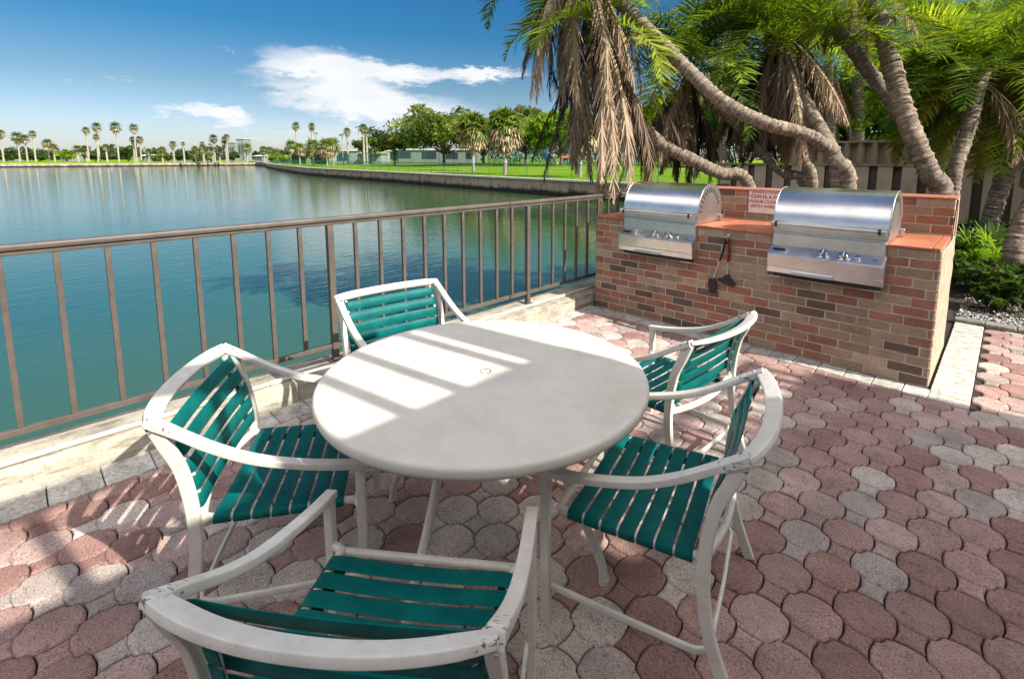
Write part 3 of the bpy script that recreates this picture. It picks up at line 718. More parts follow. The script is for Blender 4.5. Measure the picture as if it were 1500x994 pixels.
# ------------------------------------------------------------------ grills
def build_grill():
    r = empty('built_in_grill', (GL, YF, .655)); oz = .655
    def B(mb, name, mat, parent=r, sm=None):
        mb.v = [(v[0], v[1], v[2]-oz) for v in mb.v]; return mb.build(name, mat, parent, sm)
    mb = MB(); mb.box((-.372, -.038, .888), (.372, .005, .972), bev=.003); mb.box((-.372, -.030, .872), (.372, .005, .886)); 
    for x in (-.335, .335): mb.tube([(x, -.04, .905), (x, -.0365, .905)], .007, n=10)
    B(mb, 'face_plate', M['steel'], sm=30)
    mb = MB(); mb.ext([(-.034, .878), (-.112, .822), (-.120, .812), (-.108, .722), (-.104, .718), (-.108, .714), (-.100, .672), (-.092, .668), (-.004, .668), (-.004, .878)], 0, -.380, .380)
    B(mb, 'control_panel', M['steel'])
    mb = MB(); mb.box((-.20, -.125, .672), (.075, -.103, .690), bev=.003); B(mb, 'drip_tray', M['steel'])
    mb = MB(); mb.box((-.33, -.095, .640), (.35, -.006, .6665)); B(mb, 'dark_gap_box', M['darkgap'])  # near black box standing in for the dark gap under the panel
    for x0, x1 in ((.26, .362), (-.372, -.28)): mb = MB(); mb.box((x0, -.085, .632), (x1, -.02, .6395)); B(mb, 'bracket', M['steel'])
    nrm = np.array((0, -.056, .078)); nrm /= np.linalg.norm(nrm); al = np.array((0, -.078, -.056)); al /= np.linalg.norm(al)
    for x in (-.005, .128):
        c = np.array((x, -.074, .850))
        mb = MB(); mb.tube([c+nrm*.001, c+nrm*.009], .040, n=28); mb.tube([c+nrm*.0095, c+nrm*.030], .030, n=28, taper=[1, .9]); 
        mb.sweep([c+nrm*.031-al*.026, c+nrm*.031+al*.026], .010, .012, side=(1, 0, 0)); B(mb, 'knob', M['chrome'], sm=35)
    c = np.array((.215, -.076, .850)); mb = MB(); mb.tube([c, c+nrm*.02], .013, n=16); mb.tube([c+nrm*.012, c+nrm*.014], .02, n=16); B(mb, 'igniter', M['chrome'], sm=35)
    mb = MB(); c = np.array((-.31, -.074, .850)); u = np.array((1, 0, 0.)); 
    def plate(c, w, h, t):
        mb.add([c+u*sx*w+al*sy*h+nrm*k for k in (.0005, t) for sx, sy in ((-1, -1), (1, -1), (1, 1), (-1, 1))], [(0, 3, 2, 1), (4, 5, 6, 7), (0, 1, 5, 4), (1, 2, 6, 5), (2, 3, 7, 6), (3, 0, 4, 7)])
    plate(c, .045, .013, .002); B(mb, 'badge', M['black'])
    mb = MB(); plate(np.array((.315, -.074, .850)), .022, .006, .002); B(mb, 'emblem', M['chrome'])
    # lid
    A = [(-.028, .988), (-.030, 1.02)]
    for i in range(29):
        t = PI - PI*i/28*.93; ct, st = math.cos(t), math.sin(t); A.append((.222+.252*math.copysign(abs(ct)**.90, ct), 1.02+.305*max(0, st)**.90 if st > 0 else 1.02))
    A.append((.470, .985))
    mb = MB(); inner = [(y+.006*(1 if y < .22 else -1), z-(.006 if z > 1.03 else 0)) for y, z in A]
    k = len(A); vs = [(x, y, z) for x in (-.375, .375) for (y, z) in A]+[(x, y, z) for x in (-.368, .368) for (y, z) in inner]
    mb.add(vs, [(i, i+1, k+i+1, k+i) for i in range(k-1)]+[(2*k+i, 3*k+i, 3*k+i+1, 2*k+i+1) for i in range(k-1)])
    lid = B(mb, 'lid', M['steel'], sm=50)
    for sg in (-1, 1):
        mb = MB(); mb.ext([(y, z) for y, z in A], 0, sg*.3755, sg*.3785); 
        mb.sweep([(sg*.381, y, z) for y, z in A[1:-1]], .006, .006, side=(1, 0, 0), n=8, cap=True)
        o_ = mb.v; mb.v = [(v[0], v[1], v[2]) for v in o_]
        sp_ = B(mb, 'side_plate', M['dullsteel'], lid, 40)
        mb = MB()
        for i in range(13):
            t = PI-PI*(i+1.3)/15*.93; cy_, cz = .222+.200*math.cos(t), 1.02+.250*math.sin(t); tx, tz = -math.sin(t), math.cos(t); nx, nz = math.cos(t), math.sin(t)
            q = [(cy_+tx*a*.010+nx*b*.022, cz+tz*a*.010+nz*b*.022) for a, b in ((-1, -1), (1, -1), (1, 1), (-1, 1))]; mb.ext(q, 0, sg*.379, sg*.3795)
        B(mb, 'vent_slots', M['darkgap'], lid)
    mb = MB(); mb.sweep([(-.352, -.092, 1.052), (.352, -.092, 1.052)], .046, .040, side=(0, 1, 0), n=20, e=2.4); 
    for x in (-.338, .338): mb.sweep([(x, -.092, 1.052), (x, -.028, 1.04)], .03, .024, side=(1, 0, 0), n=12)
    for x in (-.362, .362): mb.sweep([(x-.01, -.092, 1.052), (x+.01, -.092, 1.052)], .054, .048, side=(0, 1, 0), n=20, e=2.4)
    B(mb, 'handle', M['dullsteel'], lid, 40)
    mb = MB()
    for x in (-.335, .335): mb.sweep([(x-.009, -.092, 1.052), (x+.009, -.092, 1.052)], .051, .045, side=(0, 1, 0), n=20, e=2.4)
    B(mb, 'collar', M['black'], lid, 40)
    mb = MB(); mb.box((-.37, -.022, .9735), (.37, .50, .984)); mb.box((.384, .42, .97), (.41, .46, 1.03), bev=.002); mb.box((-.41, .42, .97), (-.384, .46, 1.03), bev=.002); B(mb, 'fire_box', M['steel'])
    return r
gr = build_grill()
tag(gr, 'left stainless steel gas grill with closed lid, nearest the railing', 'grill', 'stainless grills built into the brick counter')
g2 = copy_tree(gr, loc=(GR, YF, .655), label='right stainless steel gas grill with closed lid, near the open counter end')

# ------------------------------------------------------------------ sign with its lettering
sg_ = empty('sign', (-1.63, 4.99, 1.035), label='white sign with red lettering on the brick back wall between the grills', cat='sign')
mb = MB(); mb.box((-.195, -.004, 0), (.205, 0, .232), bev=.001); mb.build('sign_panel', M['sign'], sg_)
def letter(txt, x, z, w, h, shear=0, off=.006):
    cu = bpy.data.curves.new('t', 'FONT'); cu.body = txt; cu.size = 1; cu.offset = off*3; cu.shear = shear; cu.extrude = .0
    ob = bpy.data.objects.new('t', cu); COL.objects.link(ob); dg = bpy.context.evaluated_depsgraph_get(); me = bpy.data.meshes.new_from_object(ob.evaluated_get(dg))
    bpy.data.objects.remove(ob); A = np.array([v.co[:] for v in me.vertices]); mn, mx = A.min(0), A.max(0)
    for v in me.vertices:
        p = v.co; v.co = ((p[0]-mn[0])/(mx[0]-mn[0])*w+x, -.0052, (p[1]-mn[1])/(mx[1]-mn[1])*h+z)
    me.materials.append(M['signred']); return me
bmx = bmesh.new()
for a in (('WHEN FINISHED', -.178, .188, .362, .029), ('GRILLING', -.178, .146, .350, .030), ('PLEASE CLEAN GRILL', -.185, .098, .375, .030, .25), ('WITH WIRE BRUSH', -.178, .052, .362, .029)):
    bmx.from_mesh(letter(*a))
me = bpy.data.meshes.new('lettering'); bmx.to_mesh(me); me.materials.append(M['signred']); link('lettering', me, sg_)

# ------------------------------------------------------------------ utensils on their hook
UX, UY = -1.700, YF-.006
mb = MB(); mb.box((-.012, -.004, -.03), (.012, .002, .035), bev=.002); mb.tube([(0, -.004, .012), (0, -.03, .006), (0, -.046, .010), (0, -.050, .026)], .0038, n=10)
o = mb.build('wall_hook', M['chrome'], None, 40, loc=(UX, UY, .885)); tag(o, 'small chrome hook fixed to the brick front between the grills', 'hook')
def utensil(name, loc, pts, head, hm, label, cat):
    r = empty(name, loc, label=label, cat=cat, group='tools hanging between the grills')
    mb = MB(); mb.sweep(spline([np.array(p) for p in pts[0]], 6), .024, .017, side=(0, 1, 0), taper=None); 
    a = np.array(pts[0][0]); mb.tube([a+np.array((0, 0, .0)), a+np.array((0, 0, .018))], .010, n=10)
    mb.build('handle', hm, r, 40)
    mb = MB(); mb.tube(spline([np.array(p) for p in pts[1]], 6), .0042, n=8); mb.build('shaft', M['chrome'], r, 40)
    mb = MB(); head(mb); mb.build('head', M['black'], r, 40); return r
def head1(mb):
    mb.ext([(-.132, -.355), (-.086, -.350), (-.070, -.375), (-.066, -.46), (-.125, -.468), (-.138, -.40)], 1, -.034, -.016)
    mb.box((-.126, -.037, -.476), (-.070, -.013, -.4685))
utensil('grill_scraper', (UX-.006, UY, .87), ([(0, -.035, -.005), (-.012, -.036, -.07), (-.030, -.036, -.15), (-.044, -.034, -.185)], [(-.044, -.034, -.183), (-.072, -.03, -.27), (-.096, -.026, -.36)]), head1, M['black'],
        'black handled grill scraper with a square black head hanging on the brick between the grills', 'grill tool')
def head2(mb):
    mb.ext([(-.012, -.30), (.010, -.30), (.032, -.335), (.072, -.375), (.060, -.395), (-.03, -.385), (-.085, -.362), (-.080, -.345), (-.04, -.335)], 1, -.022, -.008)
utensil('grill_spatula', (UX+.016, UY, .87), ([(0, -.022, -.005), (.004, -.023, -.07), (.006, -.023, -.14), (.000, -.022, -.19)], [(.0, -.022, -.188), (-.002, -.02, -.25), (-.002, -.016, -.31)]), head2, M['redplastic'],
        'dark red handled spatula with a wide dark head hanging beside the black scraper', 'grill tool')

# ------------------------------------------------------------------ table
TX, TY, TR, TZ = -1.436, 1.248, .6325, .72
tb = empty('round_table', (TX, TY, 0), label='round cream fibreglass patio table with stripes of sunlight on its top', cat='table')
mb = MB(); mb.lathe([(0.02, TZ-.010), (.575, TZ-.024), (.606, TZ-.042), (TR-.012, TZ-.044), (TR-.004, TZ-.040), (TR, TZ-.028), (TR, TZ-.012), (TR-.003, TZ-.004), (TR-.012, TZ+.0005), (TR-.03, TZ), (.3, TZ-.001), (.024, TZ-.001), (.021, TZ-.003), (.02, TZ-.010)], 96, capends=False)
mb.build('tabletop', M['tabletop'], tb, 50)
mb = MB(); mb.lathe([(.0005, TZ-.004), (.012, TZ-.0035), (.0195, TZ-.002), (.0195, TZ-.03), (.0005, TZ-.03)], 24, capends=False); mb.build('hole_plug', M['tabletop'], tb, 40)
mb = MB(); mb.lathe([(.0196, TZ-.0012), (.0212, TZ-.0006), (.0225, TZ-.0004), (.0225, TZ-.004), (.0196, TZ-.004)], 32, capends=False); mb.build('hole_rim', M['black'], tb)
for k in range(4):
    a = math.radians(17+90*k); c, s = math.cos(a), math.sin(a)
    P = [(.30, .665), (.30, .56), (.315, .46), (.38, .30), (.455, .16), (.495, .07), (.505, .0)]
    mb = MB(); mb.tube(spline([(r*c, r*s, z) for r, z in P], 7), .0165, n=14); mb.tube([(.505*c, .505*s, 0), (.505*c, .505*s, .02)], .0185, n=14); mb.build('leg', M['frame'], tb, 50)
mb = MB(); ring = [(.288*math.cos(2*PI*i/48), .288*math.sin(2*PI*i/48), .595) for i in range(49)]; mb.sweep(ring, .018, .034, side=(0, 0, 1), n=10, cap=False)
for a in (17, 107): 
    c, s = math.cos(math.radians(a)), math.sin(math.radians(a)); mb.sweep([(-.30*c, -.30*s, .655), (.30*c, .30*s, .655)], .03, .018, n=10)
mb.build('brace_ring', M['frame'], tb, 50)

# ------------------------------------------------------------------ chairs
SIDE = [(-.362, .752), (-.332, .672), (-.302, .600), (-.283, .50), (-.276, .40), (-.280, .30), (-.298, .19), (-.330, .09), (-.365, .0)]
def side_y(z): return float(np.interp(z, [p[1] for p in SIDE][::-1], [p[0] for p in SIDE][::-1]))
HW = .312
def build_chair():
    r = empty('patio_chair')
    for sg in (-1, 1):
        mb = MB(); P = spline([(sg*(HW - .010*(z < .4)*(.4-z)/.4*1), y, z) for y, z in SIDE], 6); n = len(P)
        tp = [1.15-.20*min(1, i/8) for i in range(n)]
        mb.sweep(P, .026, .038, side=(1, 0, 0), n=20, e=9, taper=tp); mb.build('rear_leg', M['frame'], r, 40)
        mb = MB(); P = spline([(sg*HW, -.375, .762), (sg*(HW+.004), -.30, .718), (sg*(HW+.006), -.20, .656), (sg*(HW+.006), -.09, .604), (sg*(HW+.004), .04, .567), (sg*HW, .15, .546), (sg*(HW-.002), .243, .533)], 8)
        mb.sweep(P, .037, .024, side=(1, 0, 0), n=20, e=9, taper=[1.15-.19*min(1, i/9) for i in range(len(P))]); mb.build('armrest', M['frame'], r, 40)
        mb = MB(); mb.sweep([(sg*(HW-.001), .226, .528), (sg*(HW-.001), .226, .30), (sg*(HW-.001), .224, .0)], .026, .031, side=(1, 0, 0), n=20, e=9); mb.build('front_leg', M['frame'], r, 40)
    # bowed top bar, flat and tilted
    mb = MB(); P = []
    for i in range(33):
        u = -1+2*i/32; P.append((u*(HW+.006), -.366-.056*(1-abs(u)**2.2), .758-.004*(1-u*u)))
    mb.sweep(P, .051, .021, side=(0, .93, -.36), n=20, e=9, taper=[.82+.18*min(1, (1-abs(-1+2*i/32))*5) for i in range(33)]); mb.build('top_bar', M['frame'], r, 40)
    # seat frame with its stubs
    mb = MB()
    for sg in (-1, 1):
        P = spline([(sg*.262, .205, .372), (sg*.262, .17, .380), (sg*.262, -.02, .378), (sg*.262, -.20, .384), (sg*.262, -.265, .392)], 5)
        mb.sweep(P, .022, .024, side=(1, 0, 0), n=12, e=3)
        mb.sweep([(sg*.262, .205, .372), (sg*.300, .222, .376)], .022, .026, side=(0, 1, 0), n=12, e=3)
        mb.sweep([(sg*.262, -.255, .390), (sg*.300, -.276, .392)], .024, .034, side=(0, 1, 0), n=12, e=3)
    P = [(x, .207-.00*x, .372) for x in np.linspace(-.262, .262, 9)]; mb.sweep(P, .022, .022, n=12, e=3)
    P = [(x, -.268-.045*(1-(x/.262)**2), .392) for x in np.linspace(-.262, .262, 17)]; mb.sweep(P, .022, .03, side=(0, 1, 0), n=12, e=3)
    mb.build('seat_frame', M['frame'], r, 40)
    # low stretcher, a U with rounded corners
    mb = MB(); P = [(-HW+.014, .222, .116), (-HW+.014, -.22, .112), (-HW+.016, -.262, .112), (-HW+.03, -.288, .112), (-HW+.065, -.300, .112), (0, -.304, .112), (HW-.065, -.300, .112), (HW-.03, -.288, .112), (HW-.016, -.262, .112), (HW-.014, -.22, .112), (HW-.014, .222, .116)]
    mb.sweep(P, .013, .024, side=None, n=12, e=4); mb.build('stretcher', M['frame'], r, 40)
    # back bars
    bz = (.735, .66, .58, .50, .44, .392)
    mb = MB()
    for sg in (-1, 1):
        mb = MB(); P = spline([(sg*.272, side_y(z)+.004-.008*(z > .7), z) for z in bz], 5); mb.sweep(P, .016, .02, side=(1, 0, 0), n=12, e=3)
        mb.build('back_bar', M['frame'], r, 40)
    # seat straps wrapped round the side rails
    def ribbon(C, wv, t, name, edge=.0):
        """C centre line points, wv width direction per point, t thickness"""
        mb = MB(); k = len(C); C = [np.array(c, float) for c in C]; vs = []
        for i in range(k):
            T = unit(C[min(i+1, k-1)]-C[max(i-1, 0)]); w = np.array(wv, float) if not callable(wv) else wv(C[i]); n_ = unit(np.cross(T, unit(w))); w = unit(w)
            for a, b in ((-.0218, -.3), (-.0205, -1), (.0205, -1), (.0218, -.3), (.0218, .3), (.0205, 1), (.0, 1.15), (-.0205, 1), (-.0218, .3)): vs.append(C[i]+w*a*WD+n_*b*t/2)
        q = 9; mb.add(vs, [(i*q+j, i*q+(j+1) % q, (i+1)*q+(j+1) % q, (i+1)*q+j) for i in range(k-1) for j in range(q)]+[tuple(range(q)), tuple((k-1)*q+j for j in range(q-1, -1, -1))])
        return mb.build(name, M['strap'], r, 60)
    WD = 1.17
    for i in range(7):
        y = -.213+i*.0585; z0 = float(np.interp(y, [-.22, -.02, .17], [.385, .378, .380])); tw = rng.normal(0, .0012)
        C = [(-.225, y, z0-.018), (-.262, y, z0-.017), (-.277, y, z0-.010), (-.2785, y, z0+.004), (-.272, y, z0+.0135), (-.255, y, z0+.0165)]
        C += [(x, y, z0+.0165-.010*(1-(x/.25)**2)+tw) for x in np.linspace(-.23, .23, 11)]
        C += [(-p[0], p[1], p[2]) for p in C[:6][::-1]]
        ribbon(C, (0, 1, 0), .0032, 'seat_strap')
    for i in range(5):
        z = .706-i*.0600; yy = side_y(z)+.004; dy = side_y(z+.02)-side_y(z-.02); wv = (0, dy, .04); nf = unit(np.array([0, .04, -dy]))
        bow = .010; C = []
        E = [(-.245, -.016), (-.268, -.015), (-.283, -.008), (-.2845, .004), (-.277, .013), (-.262, .0145)]
        for x, o_ in E: C.append(np.array((x, yy, z))+nf*o_)
        for x in np.linspace(-.24, .24, 15): C.append(np.array((x, yy-bow*(1-abs(x/.262)**2.2), z))+nf*.0145)
        for x, o_ in E[::-1]: C.append(np.array((-x, yy, z))+nf*o_)
        ribbon(C, wv, .0032, 'back_strap')
    return r
CH_POSE = [('far patio chair backed against the railing with bright sunlit teal back straps', -2.328, 1.532, -1.674),
           ('left patio chair with back towards the railing, half sunlit teal back and shaded seat', -1.877, .717, -.574),
           ('nearest patio chair seen from behind in the foreground with chipped white top bar', -1.027, .600, .646),
           ('right patio chair in the shade facing left, blue paint chips on its upper corner', -.882, 1.502, 1.842),
           ('rear right patio chair nearest the brick counter with sunlit straps, turned side-on', -1.290, 2.325, 1.510)]
c0 = build_chair()
for i, (lb, x, y, a) in enumerate(CH_POSE):
    if i == 0: c0.location = (x, y, 0); c0.rotation_euler = (0, 0, a); tag(c0, lb, 'chair', 'white framed teal strap chairs round the table')
    else: copy_tree(c0, (x, y, 0), a, label=lb)

# ------------------------------------------------------------------ the apartment block that shades the patio (behind and right of the camera)
bd = empty('apartment_block', (7.5, -1.5, 0), label='cream stucco apartment block with a covered balcony terrace, standing right of the patio', cat='building')
def BB(mb, name, mat, sm=None): mb.v = [(v[0]-7.5, v[1]+1.5, v[2]) for v in mb.v]; return mb.build(name, mat, bd, sm)
mb = MB(); mb.box((5.6, -9, -.04), (10.5, 5.125, 5.0)); BB(mb, 'wall', M['cream'])
mb = MB(); mb.box((5.595, -9.05, 5.0), (10.6, 5.13, 5.12)); BB(mb, 'roof', M['roof'])
mb = MB(); mb.box((5.60, -9, 5.40), (5.66, 5.12, 5.46)); BB(mb, 'streak_caster_rail', M['cream'])  # unseen rail and bars, added to cast shadow streaks on the patio
mb = MB(); y = -3.0
while y < 5.1: mb.box((5.61, y, 5.121), (5.65, y+.06, 5.399)); y += .145
BB(mb, 'streak_caster_bars', M['cream'])
mb = MB(); mb.box((1.28, -9, 2.62), (5.598, 2.13, 2.80)); BB(mb, 'balcony_slab', M['cream'])
mb = MB(); mb.box((1.28, -9, 3.37), (1.36, 1.93, 3.50)); BB(mb, 'balcony_rail', M['cream'])
for y in (1.84, 1.555, 1.325, 1.07, .70, .2, -.3, -.8, -1.3, -2, -3, -4, -5, -6, -7, -8):
    w = .028 if y > .9 else .033; mb = MB(); mb.box((1.29, y-w, 2.801), (1.35, y+w, 3.369)); BB(mb, 'baluster', M['cream'])
mb = MB(); mb.box((1.285, 1.95, 2.801), (1.50, 2.125, 3.6)); BB(mb, 'end_pier', M['cream'])
for y in (-8.5, -5, -1.5, 1.9):
    mb = MB(); mb.box((2.6, y-.12, -.04), (2.84, y+.12, 2.619)); BB(mb, 'column', M['cream'])
for z0 in (.3, 3.0):
    for y in (-7.5, -5, -2.5, 0, 2.6):
        mb = MB(); mb.box((5.57, y, z0+.4), (5.598, y+1.3, z0+1.6)); BB(mb, 'window', M['glass'])
#==PART4
# ------------------------------------------------------------------ timber fence behind the garden
FY = 13.1
fe = empty('timber_fence', (1, FY, 0), label='tall brown timber fence with corrugated top panels behind the leaning palms', cat='fence')
def FB(mb, name, mat, sm=None, parent=None): mb.v = [(v[0]-1, v[1]-FY, v[2]) for v in mb.v]; return mb.build(name, mat, parent or fe, sm)
mb = MB()
mb.box((-5.6, FY+.05, -.03), (9, FY+.075, 1.40)); FB(mb, 'recessed_boards', M['fencedark'])
mb = MB(); x = -5.55; 
while x < 9:
    mb.box((x, FY-.02+rng.normal(0, .004), -.03), (x+.27, FY+.005, 1.395)); x += .43
FB(mb, 'board_panel', M['fencelight'])
mb = MB(); mb.box((-5.6, FY-.04, 1.40), (9, FY+.09, 1.445)); mb.box((-3.96, FY-.06, 1.905), (9, FY+.085, 1.945)); FB(mb, 'rails', M['fencewood'])
mb = MB(); n = int(13/.028); A = [(-3.95+i*.028, FY+.01+.060*math.copysign(min(1, abs(1.6*math.sin(i*.028*2*PI/.26))), math.sin(i*.028*2*PI/.26))) for i in range(n)]
mb.add([(x, y, z) for z in (1.446, 1.904) for x, y in A], [(i, i+1, n+i+1, n+i) for i in range(n-1)]); FB(mb, 'corrugated_panel', M['fencewood'], 50)
for x in (-5.6, -3.95, -1.5, .95, 3.4, 5.85): mb = MB(); mb.box((x-.05, FY+.076, -.03), (x+.05, FY+.17, 1.93 if x > -5 else 1.5)); FB(mb, 'post', M['fencewood'])

# ------------------------------------------------------------------ leaning palms
GRN = [(.13, .21, .018), (.17, .26, .022), (.24, .32, .03), (.085, .155, .02)]
YEL = [(.22, .21, .035), (.27, .23, .05)]
DED = [(.38, .275, .18), (.29, .205, .135), (.46, .345, .24), (.16, .112, .08), (.085, .06, .042), (.12, .08, .056)]
def palm(label, base, pts, r0, r1, crown, L, ng, nd, nyel=0, dead_L=None, az_bias=None, lift=0., group='slender leaning palms behind the brick counter', name='leaning_palm', dsp=.25, el_rng=(-.2, 1.35), ll=.42, dead_el=(-1.35, -.7)):
    b = np.array(base, float); P = [b]+[at(*p) for p in pts]
    r = empty(name, b, label=label, cat='palm tree', group=group); rel = [p-b for p in P]
    mb = MB(); trunk_mesh(mb, rel, r0, r1, ring=.055, flare=1.15); mb.build('trunk', M['trunk'], r, 60)
    c = rel[-1]
    q = Quads()
    for i in range(ng):
        a = 2*PI*i*.381966+rng.normal(0, .2); e = el_rng[0]+(el_rng[1]-el_rng[0])*((i+.5)/ng)**.8
        if az_bias is not None and rng.random() < .45: a = az_bias+rng.normal(0, .7)
        frond(q, c+np.array([0, 0, .02]), a, e, L*rng.uniform(.8, 1.1), rng.uniform(1.2, 1.9), GRN[rng.integers(4)], nl=56, ll=ll*rng.uniform(.9, 1.1), lw=.021)
    for i in range(nyel): frond(q, c, 2*PI*rng.random(), rng.uniform(-.5, .1), L*rng.uniform(.7, .95), 1.2, YEL[rng.integers(2)], nl=44, ll=ll, lw=.026)
    q.build('crown', M['leaf'], r)
    if nd:
        q = Quads(); dl = dead_L or L
        for i in range(nd):
            a = 2*PI*rng.random(); k = rng.uniform(0, dsp)
            frond(q, c+np.array([math.cos(a)*k*.5, math.sin(a)*k*.5, -rng.uniform(0, .25)]), a, rng.uniform(*dead_el), dl*rng.uniform(.55, 1.08), rng.uniform(.35, .9), DED[rng.integers(6)], nl=62, ll=ll*.9, lw=.0135, dead=1.)
        q.build('dead_fronds', M['deadleaf'], r)
    return r
palm('longest palm trunk sweeping left from the clump to the top edge of the photo', ground(1238, 5.5), [(1226, 250, 5.45), (1206, 212, 5.4), (1170, 194, 5.4), (1120, 180, 5.4), (1060, 150, 5.5), (1010, 105, 5.7), (960, 55, 5.9), (905, 0, 6.1), (848, -62, 6.3)], .062, .082, None, 1.75, 18, 30, dead_L=2.0, az_bias=2.6, dsp=.5)
palm('dark low palm trunk leaning left with long brown fronds hanging over the railing', ground(1125, 6.0), [(1096, 271, 6.0), (1055, 254, 6.0), (1011, 233, 6.0), (968, 210, 6.1), (924, 166, 6.1), (897, 110, 6.1), (880, 40, 6.2)], .062, .085, None, 1.5, 12, 38, dead_L=2.15, dsp=.22, nyel=1)
palm('thin pale palm stem leaning left to a small crown with a narrow dark skirt', ground(1190, 6.6), [(1178, 272, 6.6), (1150, 255, 6.7), (1130, 238, 6.7), (1090, 195, 6.8), (1045, 150, 6.9), (1008, 105, 7.0)], .06, .06, None, 1.7, 22, 26, dead_L=1.6, dsp=.12)
palm('short palm stem rising left from the clump into the broad tan skirted crown', ground(1250, 5.4), [(1243, 270, 5.4), (1225, 235, 5.4), (1207, 200, 5.7), (1188, 165, 6.0), (1165, 122, 6.4), (1142, 62, 6.7)], .075, .075, None, 1.9, 26, 64, dead_L=1.45, dsp=.6, az_bias=2.2, el_rng=(.25, 1.4), dead_el=(-1.4, -.65))
palm('slim straight palm stem between the clump trunks in front of the fence', ground(1195, 6.4), [(1190, 270, 6.4), (1178, 235, 6.4), (1172, 200, 6.4), (1166, 150, 6.4), (1172, 90, 6.5)], .062, .055, None, 1.9, 20, 14, dead_L=1.4, dsp=.3, el_rng=(.3, 1.4))
palm('smooth palm trunk slanting up left from the thick twin trunk to the top edge', ground(1388, 6.3), [(1375, 285, 6.3), (1352, 235, 6.3), (1328, 185, 6.35), (1300, 140, 6.4), (1265, 95, 6.5), (1235, 55, 6.6), (1180, 0, 6.8), (1120, -70, 7.0)], .082, .08, None, 2.3, 16, 8, dead_L=1.6, el_rng=(.3, 1.4))
palm('thickest rough palm trunk standing right of the right grill', ground(1390, 5.9), [(1380, 285, 5.9), (1364, 258, 5.9), (1340, 204, 5.9), (1320, 150, 6.0), (1305, 90, 6.1), (1291, 36, 6.2), (1269, -5, 6.3), (1248, -80, 6.5)], .105, .10, None, 2.2, 14, 6, dead_L=1.6, el_rng=(.3, 1.4))
palm('short pale palm trunk with a yellowing feathery crown right of the thick trunk', ground(1392, 6.7), [(1394, 285, 6.7), (1402, 240, 6.7), (1418, 190, 6.8), (1440, 108, 7.0)], .082, .075, None, 1.9, 44, 8, nyel=9, dead_L=1.2, az_bias=2.7, el_rng=(-.2, 1.3))
palm('right palm with a dark fibrous neck in front of the fence', ground(1452, 7.4), [(1456, 305, 7.4), (1474, 250, 7.4), (1490, 190, 7.4), (1500, 140, 7.5)], .10, .12, None, 2.0, 40, 10, nyel=7, dead_L=1.1, az_bias=2.8)
palm('thick palm trunk leaning out of the photo at the right edge beside the mulch bed', ground(1480, 6.0), [(1482, 392, 6.0), (1492, 350, 6.0), (1515, 300, 6.1), (1580, 200, 6.4), (1680, 80, 6.8)], .11, .10, None, 2.0, 26, 6, dead_L=1.1)
# crowns of palms beyond the fence
palm('tall pale smooth palm trunk rising straight behind the fence', ground(1257, 15.5), [(1257, 190, 15.5), (1257, 60, 15.5), (1257, -120, 15.5)], .17, .14, None, 3.4, 20, 0, name='royal_palm', group='palms beyond the timber fence', ll=.6)
palm('feathery green palm crown right of the tall pale trunk beyond the fence', ground(1345, 14.8), [(1345, 150, 14.8), (1347, 60, 14.8)], .15, .12, None, 2.9, 22, 8, name='feather_palm', group='palms beyond the timber fence', ll=.6)
palm('bushy green palm crown left of the tall pale trunk beyond the fence', ground(1216, 15.0), [(1216, 180, 15.0), (1214, 95, 15.0)], .15, .12, None, 2.5, 24, 18, name='feather_palm', group='palms beyond the timber fence', ll=.6)
palm('green palm crown at the top right corner beyond the fence', ground(1460, 14.4), [(1460, 150, 14.4), (1462, 50, 14.4)], .15, .12, None, 2.9, 24, 8, name='feather_palm', group='palms beyond the timber fence', ll=.6)
palm('dense green palm crown behind the small dark skirted crown', ground(1060, 17.0), [(1060, 150, 17), (1062, 45, 17)], .15, .12, None, 2.7, 18, 10, name='feather_palm', group='palms beyond the timber fence', ll=.6)

